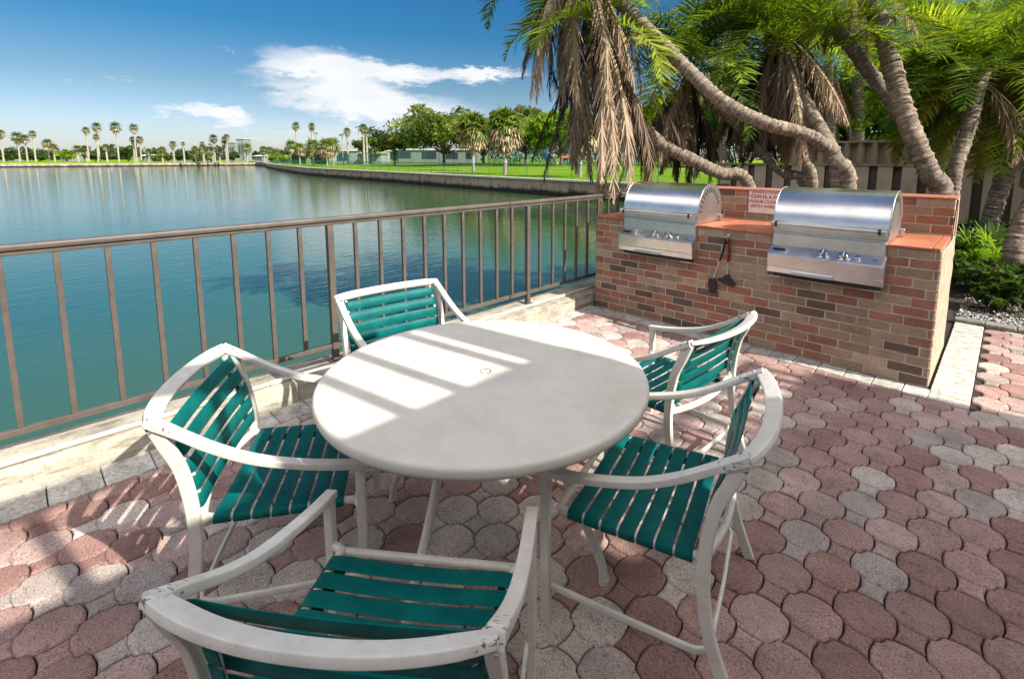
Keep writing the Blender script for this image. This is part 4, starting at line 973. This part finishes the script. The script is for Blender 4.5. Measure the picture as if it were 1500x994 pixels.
# ------------------------------------------------------------------ broadleaf trees and shrubs
def leafmass(q, clumps, nleaf, cr, size, cols, flat=.6):
    for c, r, k in clumps:
        n = max(4, int(nleaf*k)); p = rng.normal(0, 1, (n, 3)); p = unit(p)*(rng.random((n, 1))**.45)*r*np.array([1, 1, flat]); p += c
        nn = unit(rng.normal(0, 1, (n, 3))+np.array([0, 0, .5])); a = unit(np.cross(nn, rng.normal(0, 1, (n, 3)))); b = np.cross(nn, a)
        s = size*rng.uniform(.6, 1.3, (n, 1)); V = np.stack([p-a*s, p-b*s*.5, p+a*s, p+b*s*.5], 1)
        col = np.array(cols[rng.integers(len(cols))])*rng.uniform(.75, 1.2); C = col*rng.uniform(.7, 1.3, (n, 1))
        q.add(V, np.arange(n*4).reshape(n, 4), C[:, None, :])
def tree(label, base, h, rx, tr, cols, ncl=70, nleaf=60, size=.3, crown_base=.28, name='oak_tree', group=None, cat='tree', bark='bark', lean=0., trunk_r=None):
    r = empty(name, base, label=label, cat=cat, group=group); q = Quads(); cl = []; zc = h*(1+crown_base)/2; rz = h*(1-crown_base)/2
    limbs = []
    for i in range(ncl):
        d = unit(rng.normal(0, 1, 3)); d[2] = d[2] if d[2] > -.55 else -d[2]*.5; k = rng.uniform(.5, 1.0)
        c = np.array([lean, 0, zc])+d*np.array([rx, rx, rz])*k*(1+.18*math.sin(3*math.atan2(d[1], d[0])+h)); cl.append((c, rx*rng.uniform(.16, .30), rng.uniform(.6, 1.3)))
        if i % 6 == 0: limbs.append(c)
    leafmass(q, cl, nleaf, rx*.22, size, cols); q.build('crown', M['leaf'], r)
    mb = MB(); R_ = trunk_r or h*.028; mb.tube(spline([(0, 0, -.2), (.05*h*.1, 0, h*crown_base*.6), (lean*.5, 0, h*(crown_base+.12)), (lean, 0, zc)], 5), R_, n=10, taper=list(np.linspace(1.15, .5, 16)))
    for c in limbs: mb.tube(spline([np.array([lean*.3, 0, h*crown_base]), (c+np.array([0, 0, h*crown_base]))/2+np.array([0, 0, -.04*h]), c], 4), R_*.35, n=6, taper=list(np.linspace(1, .35, 9)))
    mb.build('trunk', M[bark], r, 60); return r
OAK = [(.11, .155, .03), (.15, .20, .035), (.075, .11, .022), (.20, .24, .05)]
LIM = [(.19, .31, .02), (.24, .37, .03), (.13, .22, .016)]
DRK = [(.045, .085, .014), (.06, .11, .016), (.03, .06, .012), (.09, .15, .02)]
def lz(px, d): g_ = ground(px, d); g_[2] = lawn_z(g_[0], g_[1]); return g_
for px, d, top, rpx, cols, lb, kw in [
    (650, 88, 158, 72, OAK, 'large round crowned oak standing alone left of the two skirted cabbage palms', {}),
    (578, 96, 187, 26, OAK, 'smaller olive green oak left of the large round oak', dict(ncl=40)),
    (545, 118, 196, 26, DRK, 'dark low tree at the left end of the tree row behind the white tall trunks', dict(ncl=36)),
    (770, 84, 160, 52, OAK, 'spreading oak behind the two skirted cabbage palms', {}),
    (708, 98, 172, 42, DRK, 'dark oak between the large round oak and the cabbage palms', {}),
    (822, 74, 158, 44, LIM, 'bright lime green tree left of the hanging dead fronds', dict(size=.34)),
    (905, 88, 162, 44, OAK, 'oak partly seen through the hanging dead fronds behind the blue swing frame', {}),
    (965, 92, 150, 46, LIM, 'light green tree behind the blue play frame right of the hanging fronds', {}),
    (1040, 70, 130, 60, DRK, 'large dark tree behind the park pavilion', {})]:
    h = (H_-lz(px, d)[2])*0+(238-top)*d/734.6; g_ = lz(px, d)
    kw = dict(dict(ncl=150, nleaf=80, size=.36, crown_base=.2), **kw); tree(lb, g_, h, rpx*d/734.6, None, cols, group='oaks and shade trees in the park', **kw)
for i, (px, d, h, r, cols, lb) in enumerate([(1085, 20, 6.0, 3.0, DRK, 'dark leafy tree beyond the left end of the fence'), (1165, 19, 5.4, 2.6, DRK, 'dark leafy tree beyond the fence behind the skirted crown'),
    (1240, 17.5, 4.6, 2.3, LIM, 'bright green leafy tree beyond the fence beside the tall pale trunk'), (1310, 18, 5.6, 2.6, DRK, 'dark leafy tree beyond the fence behind the thickest trunk'), (1390, 17, 6.2, 2.8, DRK, 'dark leafy tree beyond the fence behind the yellowing crown'), (1475, 17, 6.6, 3.0, DRK, 'dark leafy tree beyond the fence at the right edge of the photo')]):
    g_ = ground(px, d, 0); tree(lb, g_, h, r, None, cols, ncl=80, nleaf=85, size=.12, crown_base=.12, name='garden_tree', group='leafy trees beyond the fence', trunk_r=.11)

# fan leaved shrubs and low plants in the bed beside the counter
def palmetto(label, g_, n, pet, R, cols, name='palmetto', el=(.3, 1.3), w=.035):
    r = empty(name, g_, label=label, cat='plant'); q = Quads()
    for i in range(n): fan(q, (rng.normal(0, .05), rng.normal(0, .05), 0), 2*PI*i*.382, rng.uniform(*el), pet*rng.uniform(.7, 1.2), R*rng.uniform(.8, 1.1), cols[rng.integers(len(cols))], ns=15, w=w, droop=.15)
    q.build('fronds', M['leaf'], r); return r
BRT = [(.13, .24, .02), (.17, .29, .03), (.08, .17, .02)]
palmetto('bright green fan leaved palmetto in the bed behind the open end of the counter', ground(1447, 6.6), 16, .42, .30, BRT)
palmetto('low dark green fan plant between the palmetto and the brick counter', ground(1418, 6.1), 10, .25, .24, [(.03, .07, .012)])
palmetto('sunlit fan leaved palmetto at the right edge of the bed', ground(1492, 6.4), 14, .45, .30, BRT)
for i, (px, d, h, r, lb) in enumerate([(1425, 6.9, .55, .42, 'dark leafy shrub against the back of the counter end'), (1475, 5.7, .42, .42, 'dark low shrub around the foot of the leaning right trunk'), (1440, 7.6, .7, .5, 'dark leafy shrub below the fence beside the fibrous neck palm'), (1500, 7.2, .75, .55, 'dark leafy shrub at the right edge below the fence'), (1500, 5.0, .3, .25, 'small dark shrub at the right edge of the gravel')]):
    tree(lb, ground(px, d), h, r, None, DRK, ncl=36, nleaf=40, size=.045, crown_base=.0, name='shrub', group='dark shrubs in the mulch bed', cat='shrub', trunk_r=.015)
q = Quads(); n = 5200                        # white and grey gravel between the edging and the bed
cx = rng.uniform(-.27, 2.3, n); cy = 6.33+rng.random(n)**1.4*1.35; k = (cy < 7.0+.3*np.sin(cx*3)) | (rng.random(n) < .35); cx, cy = cx[k], cy[k]; n = len(cx)
s = rng.uniform(.009, .021, (n, 1)); c = np.stack([cx, cy, rng.uniform(-.022, .004, n)], 1)
A = unit(np.concatenate([rng.normal(0, 1, (n, 2)), rng.normal(0, .25, (n, 1))], 1)); B_ = unit(np.cross(A, np.array([0, 0, 1.])+rng.normal(0, .3, (n, 3)))); U_ = np.cross(A, B_); U_ *= np.sign(U_[:, 2:3])
V = np.stack([c+A*s, c+B_*s*.7, c-A*s, c-B_*s*.7, c+U_*s*.55+A*s*.4, c+U_*s*.55+B_*s*.3, c+U_*s*.55-A*s*.4, c+U_*s*.55-B_*s*.3], 1)
f = np.array([[0, 1, 5, 4], [1, 2, 6, 5], [2, 3, 7, 6], [3, 0, 4, 7], [4, 5, 6, 7]])[None]+np.arange(n)[:, None, None]*8
q.add(V, f, np.repeat((np.array([.40, .38, .36])*rng.uniform(.25, 1.5, (n, 1)))[:, None], 5, 1))
tag(q.build('gravel', M['stone']), kind='stuff')
q = Quads(); n = 5000                        # loose dead leaflets and chips over the mulch
px_ = rng.uniform(-.25, 3.0, n); py_ = rng.uniform(6.7, 11, n); c = np.stack([px_, py_, rng.uniform(-.025, .02, n)], 1)
A = unit(np.concatenate([rng.normal(0, 1, (n, 2)), rng.normal(0, .3, (n, 1))], 1)); B_ = unit(np.cross(A, [0, 0, 1.]))*.006; L_ = rng.uniform(.02, .09, (n, 1))
V = np.stack([c-A*L_-B_, c-A*L_+B_, c+A*L_+B_, c+A*L_-B_], 1); q.add(V, np.arange(4*n).reshape(n, 4), (np.array([.13, .095, .06])*rng.uniform(.15, 1.6, (n, 1)))[:, None])
tag(q.build('leaf_litter', M['deadleaf']), kind='stuff')

# ------------------------------------------------------------------ cabbage palms and tall fan palms
def fan_palm(label, base, h, cr, tr, group, skirt=.5, nf=34, name='cabbage_palm', w=None, lean=0., ns=12, gain=1.):
    r = empty(name, base, label=label, cat='palm tree', group=group)
    mb = MB(); mb.tube(spline([(0, 0, -.1), (lean*.3, 0, h*.35), (lean*.7, 0, h*.7), (lean, 0, h)], 5), tr, n=9, taper=list(np.linspace(1.15, .85, 16))); mb.build('trunk', M['palebark'], r, 60)
    q = Quads(); c = np.array((lean, 0, h)); w = w or cr*.11
    for i in range(nf):
        e = -.75+2.15*(i/nf); g_ = np.array([.085, .13, .025])*rng.uniform(.7, 1.4)*gain  # leaf green scaled evenly per palm group
        if rng.random() < .3: g_ = g_+np.array([.08, .06, .01])
        fan(q, c, 2*PI*i*.382+rng.normal(0, .2), e, cr*.45, cr*.62, g_, ns=ns, w=w, droop=.4)
    q.build('crown', M['leaf'], r)
    if skirt:
        q = Quads()
        for i in range(int(nf*skirt)):
            fan(q, c-np.array([0, 0, rng.uniform(-cr*.1, cr*.3)]), 2*PI*rng.random(), rng.uniform(-1.4, -.1), cr*.4, cr*.62, np.array(DED[rng.integers(3)])*rng.uniform(.9, 1.4), ns=ns, w=w, droop=1.2)
        q.build('dead_fronds', M['deadleaf'], r)
    return r
GP = 'cabbage palms in the park'
for px, d, cy, cr, sk, lb in [(693, 58, 190, 26, 1.1, 'skirted cabbage palm on the lawn, left of the front pair near the seawall'), (740, 47, 188, 29, 1.5, 'skirted cabbage palm on the lawn, right of the front pair near the seawall'), (850, 41, 195, 30, .8, 'cabbage palm just left of the thick hanging dead fronds'),
    (439, 105, 219, 10, .7, 'small cabbage palm left of the dark windscreen by the lawn'), (427, 125, 214, 9, .6, 'small cabbage palm second from left of the group by the windscreen'), (387, 160, 221, 7, .6, 'tiny round cabbage palm at the corner of the seawall'), (396, 155, 222, 7, .6, 'tiny cabbage palm right of the seawall corner'), (404, 150, 224, 7, .7, 'tiny low cabbage palm third from the seawall corner'),
    (459, 98, 216, 13, .8, 'bushy cabbage palm left of the crowded pair'), (479, 92, 216, 14, 1.3, 'cabbage palm in the crowded group with a tan skirt, left one'), (488, 96, 214, 13, 1.0, 'cabbage palm in the crowded group, right one')]:
    g_ = lz(px, d); h = (H_-g_[2])+(232-cy)*d/734.6
    fan_palm(lb, g_, h, cr*d/734.6*1.15, .16, GP, sk, nf=52 if d < 70 else 26, ns=14 if d < 70 else 9, gain=1.25)
GT = 'tall thin fan palms against the sky'
for px, d, cy, cr, lb in [(436, 135, 186, 6, 'tall thin palm above the windscreen, left of the pair'), (459, 135, 187, 6, 'tall thin palm above the windscreen, right of the pair'), (510, 120, 194, 6, 'tall thin palm between the two floodlight poles'), (533.5, 105, 189, 7, 'tall pale trunk palm in front of the low building, left one'), (538, 112, 193, 6, 'tall palm just behind the pale trunk palm')]:
    g_ = lz(px, d); h = (H_-g_[2])+(232-cy)*d/734.6; fan_palm(lb, g_, h, cr*d/734.6*1.2, .2, GT, .5, nf=24, ns=8, name='fan_palm')
GF = 'palms along the far shore'
far = [(5, 198, 7, 'leftmost tall palm at the photo edge'), (29, 203, 9, 'far shore palm with a broad dead skirt, second group from left'), (40, 205, 7, 'far shore palm touching the broad skirted one'), (52, 198, 5.5, 'slim far shore palm right of the broad skirted one'), (72, 212, 8, 'low bushy far shore palm left of the dense hedge'), (80, 218, 7, 'lowest palm beside the bushy one on the far shore'),
  (115, 220, 7, 'low palm at the left foot of the tall twin palms'), (127, 221, 8, 'wide low palm under the tall twin palms'), (130, 193, 6, 'left one of the tall twin palms on the far shore'), (146, 188, 7.5, 'right and taller one of the tall twin palms on the far shore'), (144, 202, 5, 'short palm stem just below the taller twin'), (157, 217, 5.5, 'small round palm between the twins and the leaning palm'),
  (174, 188, 8.5, 'tallest leaning palm in front of the round dark tree'), (200, 189, 7, 'highest of the triple palms right of the round dark tree'), (197, 206, 5.5, 'lower left of the triple palms right of the round dark tree'), (207, 206, 6, 'lower right of the triple palms right of the round dark tree'), (218, 224, 6, 'stubby palm right of the triple palms'), (238, 222, 7, 'low bushy palm left of the slim lone palm'), (255, 213, 6, 'slim lone palm mid far shore'), (270, 212, 3.5, 'thinnest tiny palm right of the slim lone palm'),
  (287, 220, 6, 'low palm left of the three crowded far palms'), (298, 212, 4, 'upper small crown of the crowded far palms'), (299, 219, 6.5, 'bushy middle one of the crowded far palms'), (312, 221, 5.5, 'low palm right of the crowded far palms'), (315, 204, 7, 'flat topped palm left of the forked pair before the white building'), (332, 206, 6, 'lower leaning palm of the forked pair before the white building'), (334, 202, 5, 'upper palm of the forked pair before the white building'), (322, 220, 4, 'tiny palm under the flat topped one'), (362, 218, 8, 'round bushy palm right of the white building')]
for px, cy, cr, lb in far:
    d = 152+rng.uniform(-3, 8)+px*.015; g_ = ground(px, d, .2); h = (H_-.2)+(232-cy)*d/734.6
    fan_palm(lb, g_, h, cr*d/734.6*1.15, .22, GF, .7, nf=20, ns=8, name='far_palm', lean=rng.normal(0, .35))
for px, r, top, lb, cols in [(188, 16, 216, 'big round dark tree behind the leaning palm on the far shore', DRK), (97, 14, 221, 'bright green bush row left of the twin palms', LIM), (140, 16, 222, 'dark bush under the tall twin palms', DRK), (58, 20, 224, 'dark bush behind the left far palms', DRK), (18, 16, 223, 'dark bush at the left photo edge', DRK), (236, 14, 227, 'low olive bush right of the triple palms', OAK),
      (300, 16, 226, 'low bush behind the crowded far palms', OAK), (341, 10, 224, 'dark bush right of the forked far palms', DRK), (270, 14, 225, 'low bush beside the thin tiny palm', DRK), (405, 10, 226, 'bright bush at the seawall corner', LIM), (420, 14, 229, 'low bright hedge left of the windscreen', LIM)]:
    d = 170 if px < 380 else 150; g_ = ground(px, d, .2); tree(lb, g_, (237-top)*d/734.6, r*d/734.6, None, cols, ncl=40, nleaf=36, size=.55, crown_base=.03, name='bush', group='bushes on the far shore', cat='bush')
q = Quads(); cl = []                          # far tree line
for i in range(620):
    px = rng.uniform(-260, 620); d = rng.uniform(300, 345); g_ = ground(px, d, .2); cl.append((g_+np.array([0, 0, rng.uniform(.5, 6.0+2.2*math.sin(px*.045)+1.5*math.sin(px*.17))]), rng.uniform(2, 4), 1))
leafmass(q, cl, 26, 3, 1.1, [(.05, .075, .03), (.06, .09, .035), (.04, .06, .028)], flat=.7); tag(q.build('far_woodland', M['leaf']), kind='stuff')
q = Quads(); cl = []
for i in range(300):
    px = rng.uniform(540, 1120); d = rng.uniform(150, 175); g_ = ground(px, d, .9); cl.append((g_+np.array([0, 0, rng.uniform(.5, 9.0)]), rng.uniform(1.6, 3), 1))
leafmass(q, cl, 40, 3, .6, [(.04, .065, .02), (.05, .08, .02), (.03, .05, .018)], flat=.8); tag(q.build('park_woodland', M['leaf']), kind='stuff')

# ------------------------------------------------------------------ buildings, courts, lamps, playground
def house(label, px0, px1, d, z0, h, mat, roof, win=None, name='low_building', rmat='roof', cat='building', dep=6):
    a, b = ground(px0, d, z0), ground(px1, d, z0); c = (a+b)/2; L_ = np.linalg.norm(b-a); rz = math.atan2(b[1]-a[1], b[0]-a[0])
    r = empty(name, c, rz, label=label, cat=cat); mb = MB(); mb.box((-L_/2, 0, -.4), (L_/2, dep, h)); mb.build('wall', M[mat], r)
    mb = MB()
    if roof == 'flat': mb.box((-L_/2-.3, -.3, h+.002), (L_/2+.3, dep+.3, h+.3))
    else:
        mb.ext([(-.5, h+.002), (dep+.5, h+.002), (dep/2, h+roof)], 0, -L_/2-.4, L_/2+.4)
    mb.build('roof', M[rmat], r)
    for (u0, u1, v0, v1) in (win or []):
        mb = MB(); mb.box((-L_/2+u0*L_, -.05, v0*h), (-L_/2+u1*L_, -.003, v1*h)); mb.build('window', M['glass'], r)
W3 = [(.08, .2, .3, .75), (.35, .5, .3, .75), (.62, .72, .3, .75), (.82, .92, .05, .8)]
for a in [('low white house at the left edge of the far shore', 0, 12, 175, .2, 2.2, 'wallwhite', .8, W3), ('low white house behind the bright bushes on the far shore', 88, 100, 178, .2, 2.3, 'wallwhite', .8, W3), ('long low white building right of the triple palms on the far shore', 205, 236, 180, .2, 2.0, 'wallwhite', .5, W3),
          ('pale low building behind the slim lone palm', 243, 292, 182, .2, 2.0, 'wallwhite', .5, W3), ('white block building between the forked palms and the round palm', 335, 345, 210, .2, 7.6, 'wallwhite', 'flat', W3), ('taller white block right of the other white block on the far shore', 347, 358, 212, .2, 9.2, 'wallwhite', 'flat', W3), ('low pale house left of the seawall corner', 372, 384, 182, .2, 1.9, 'wallwhite', .5, W3),
          ('long grey clubhouse behind the tennis fence left of the oaks', 486, 562, 128, .6, 2.7, 'wallgrey', 'flat', [(.1, .3, .1, .8), (.55, .6, .1, .8)]), ('long white park building behind the large round oak', 583, 700, 112, .9, 2.4, 'wallwhite', 'flat', [(.0, .16, .25, .8), (.3, .48, .2, .85), (.6, .75, .2, .8), (.85, .95, .2, .8)])]: house(*a)
house('tan awning shelter in front of the grey clubhouse', 524, 558, 122, .6, 2.0, 'wallgrey', .5, None, 'awning_shelter', 'tanroof')
def line_fence(label, name, pts, h, step, post_r, meshmat, group=None, cat='fence', rail=True, z0=None):
    pts = [np.array(p, float) for p in pts]; seg = [np.linalg.norm(b-a) for a, b in zip(pts[:-1], pts[1:])]; tot = sum(seg); o_ = pts[0].copy()
    r = empty(name, o_, label=label, cat=cat, group=group)
    cum = np.concatenate([[0], np.cumsum(seg)])
    def P(s): return np.array([np.interp(s, cum, [p[k] for p in pts]) for k in range(3)])-o_
    n = int(tot/step)+1; ss = np.linspace(0, tot, n)
    for i, s in enumerate(ss[:100]):
        mb = MB(); mb.tube([(0, 0, -.1), (0, 0, h)], post_r, n=6); c = mb.build('post', M['greenfence'], r) if i == 0 else None
        if i == 0: c0_ = c
        else: c = c0_.copy(); COL.objects.link(c); c.parent = r
        c.location = tuple(P(s))
    if rail: mb = MB(); mb.tube([P(s)+np.array([0, 0, h-post_r]) for s in ss], post_r*.8, n=6); mb.build('top_rail', M['greenfence'], r)
    me = bpy.data.meshes.new('mesh_panel'); vs = []; fs = []; uv = []
    for i, s in enumerate(ss):
        p = P(s); vs += [tuple(p+np.array([0, 0, .05])), tuple(p+np.array([0, 0, h-.05]))]
        if i < n-1: fs.append((2*i, 2*i+2, 2*i+3, 2*i+1)); uv += [(s, 0), (ss[i+1], 0), (ss[i+1], h), (s, h)]
    me.from_pydata(vs, [], fs); u = me.uv_layers.new(name='UVMap'); u.data.foreach_set('uv', np.array(uv, np.float32).ravel()); me.materials.append(M[meshmat]); link('mesh_panel', me, r); return r
sp_ = [np.array((x+.2, y+.9, lawn_z(x, y+.9)+.0)) for x, y in SEA[:-2]]
s2 = [sp_[0]]
for a, b in zip(sp_[:-1], sp_[1:]):
    for t in np.linspace(0, 1, 6)[1:]: q_ = a+(b-a)*t; q_[2] = lawn_z(q_[0], q_[1]); s2.append(q_)
line_fence('low green chain link fence along the top of the park seawall', 'chain_link_fence', s2, 1.1, 2.35, .03, 'chain')
def cf(px, d): g_ = ground(px, d); g_[2] = lawn_z(g_[0], g_[1]); return g_
line_fence('dark green windscreened court fence left of the clubhouse', 'windscreen_fence', [cf(427, 122), cf(448, 118)], 2.3, 4, .05, 'wscreen', 'court fences')
line_fence('dark green windscreened court fence behind the crowded cabbage palms', 'windscreen_fence', [cf(456, 116), cf(482, 112)], 2.4, 4, .05, 'wscreen', 'court fences')
line_fence('tall green chain link court fence in front of the clubhouse and park building', 'court_fence', [cf(496, 108), cf(560, 104), cf(640, 100), cf(720, 98), cf(800, 97)], 2.6, 3, .045, 'chain', 'court fences')
line_fence('low green picket fence round the playground', 'playground_fence', [cf(715, 88), cf(800, 84), cf(900, 80), cf(1010, 78)], 1.15, 1.2, .045, 'chain')
for px, d, cy, lb in [(465, 125, 196, 'floodlight pole right of the tall pair of palms'), (502.5, 120, 198, 'floodlight pole with two lamps left of the lone tall palm'), (541, 118, 198, 'floodlight pole right of the pale trunk palms'), (527, 118, 187, 'floodlight pole touching the tall pale trunk crown')]:
    g_ = cf(px, d); h = (H_-g_[2])+(232-cy)*d/734.6; r = empty('floodlight_pole', g_, label=lb, cat='light pole', group='floodlight poles by the courts')
    mb = MB(); mb.tube([(0, 0, -.1), (0, 0, h)], .09, n=8); mb.build('pole', M['palebark'], r); mb = MB(); mb.box((-1.1, -.05, h), (1.1, .05, h+.1)); mb.build('crossarm', M['lamp'], r)
    for x in (-.9, .9): mb = MB(); mb.box((x-.22, -.2, h-.32), (x+.22, .15, h-.01)); mb.build('lamp_head', M['lamp'], r)
# playground
def blueframe(label, px0, px1, d, top, mat='blue', name='swing_frame'):
    a, b = cf(px0, d), cf(px1, d); h = (H_-a[2])+(232-top)*d/734.6; r = empty(name, a, label=label, cat='play equipment'); w = b-a
    mb = MB(); mb.tube([(0, 0, h), tuple(w+np.array([0, 0, h]))], .1, n=8); mb.build('crossbar', M[mat], r)
    for p in (np.zeros(3), w):
        mb = MB(); mb.tube([tuple(p+np.array([0, -.7, -.1])), tuple(p+np.array([0, 0, h])), tuple(p+np.array([0, .7, -.1]))], .09, n=8); mb.build('leg', M[mat], r)
blueframe('blue metal swing frame seen between the hanging dead fronds', 902, 929, 80, 215)
blueframe('green metal play frame right of the front cabbage palm pair', 744, 758, 82, 214, 'teal', 'climbing_frame')
ps = empty('play_structure', cf(815, 80), label='blue post play structure with slides behind the lime green tree', cat='play equipment')
o_ = cf(815, 80); mb = MB()
for px in (800, 807, 824, 832, 841): p = cf(px, 80)-o_; mb.tube([(p[0], p[1], -.1), (p[0], p[1], 2.6+(px % 3)*.3)], .1, n=8)
mb.build('posts', M['blue'], ps)
mb = MB(); p = cf(820, 80)-o_; q_ = cf(836, 80)-o_; mb.tube([(p[0], p[1], 1.2), (q_[0], q_[1], 1.2)], .22, n=8); mb.build('deck', M['orange'], ps)
mb = MB(); p = cf(808, 80)-o_; q_ = cf(816, 80)-o_; mb.tube([(p[0], p[1], 1.5), ((p[0]+q_[0])/2, (p[1]+q_[1])/2, .9), (q_[0], q_[1], .1)], .22, n=8); mb.build('slide', M['beige'], ps)
mb = MB(); p = cf(853, 80)-o_; q_ = cf(864, 80)-o_; mb.tube([(p[0], p[1], 1.9), (q_[0], q_[1], 1.0)], .25, n=8); mb.build('slide', M['beige'], ps)
pv = empty('pavilion', cf(1025, 62), label='small park pavilion with a pale green hipped roof right of the hanging skirts', cat='pavilion')
mb = MB(); h = 2.4; v = [(-3, -3, h), (3, -3, h), (3, 3, h), (-3, 3, h), (-.6, 0, h+1.2), (.6, 0, h+1.2)]; mb.add(v, [(0, 1, 5, 4), (1, 2, 5), (2, 3, 4, 5), (3, 0, 4), (3, 2, 1, 0)]); mb.build('roof', M['cap'], pv)
for x in (-2.6, 2.6):
    for y in (-2.6, 2.6): mb = MB(); mb.box((x-.12, y-.12, -.2), (x+.12, y+.12, h-.002)); mb.build('column', M['teal'], pv)

# ------------------------------------------------------------------ render settings
S.render.engine = 'CYCLES'
S.view_settings.view_transform = 'Standard'; S.view_settings.look = 'None'; S.view_settings.gamma = 1; S.view_settings.use_curve_mapping = False
S.view_settings.exposure = .74
S.cycles.max_bounces = 8; S.cycles.diffuse_bounces = 4; S.cycles.glossy_bounces = 4; S.cycles.transparent_max_bounces = 16
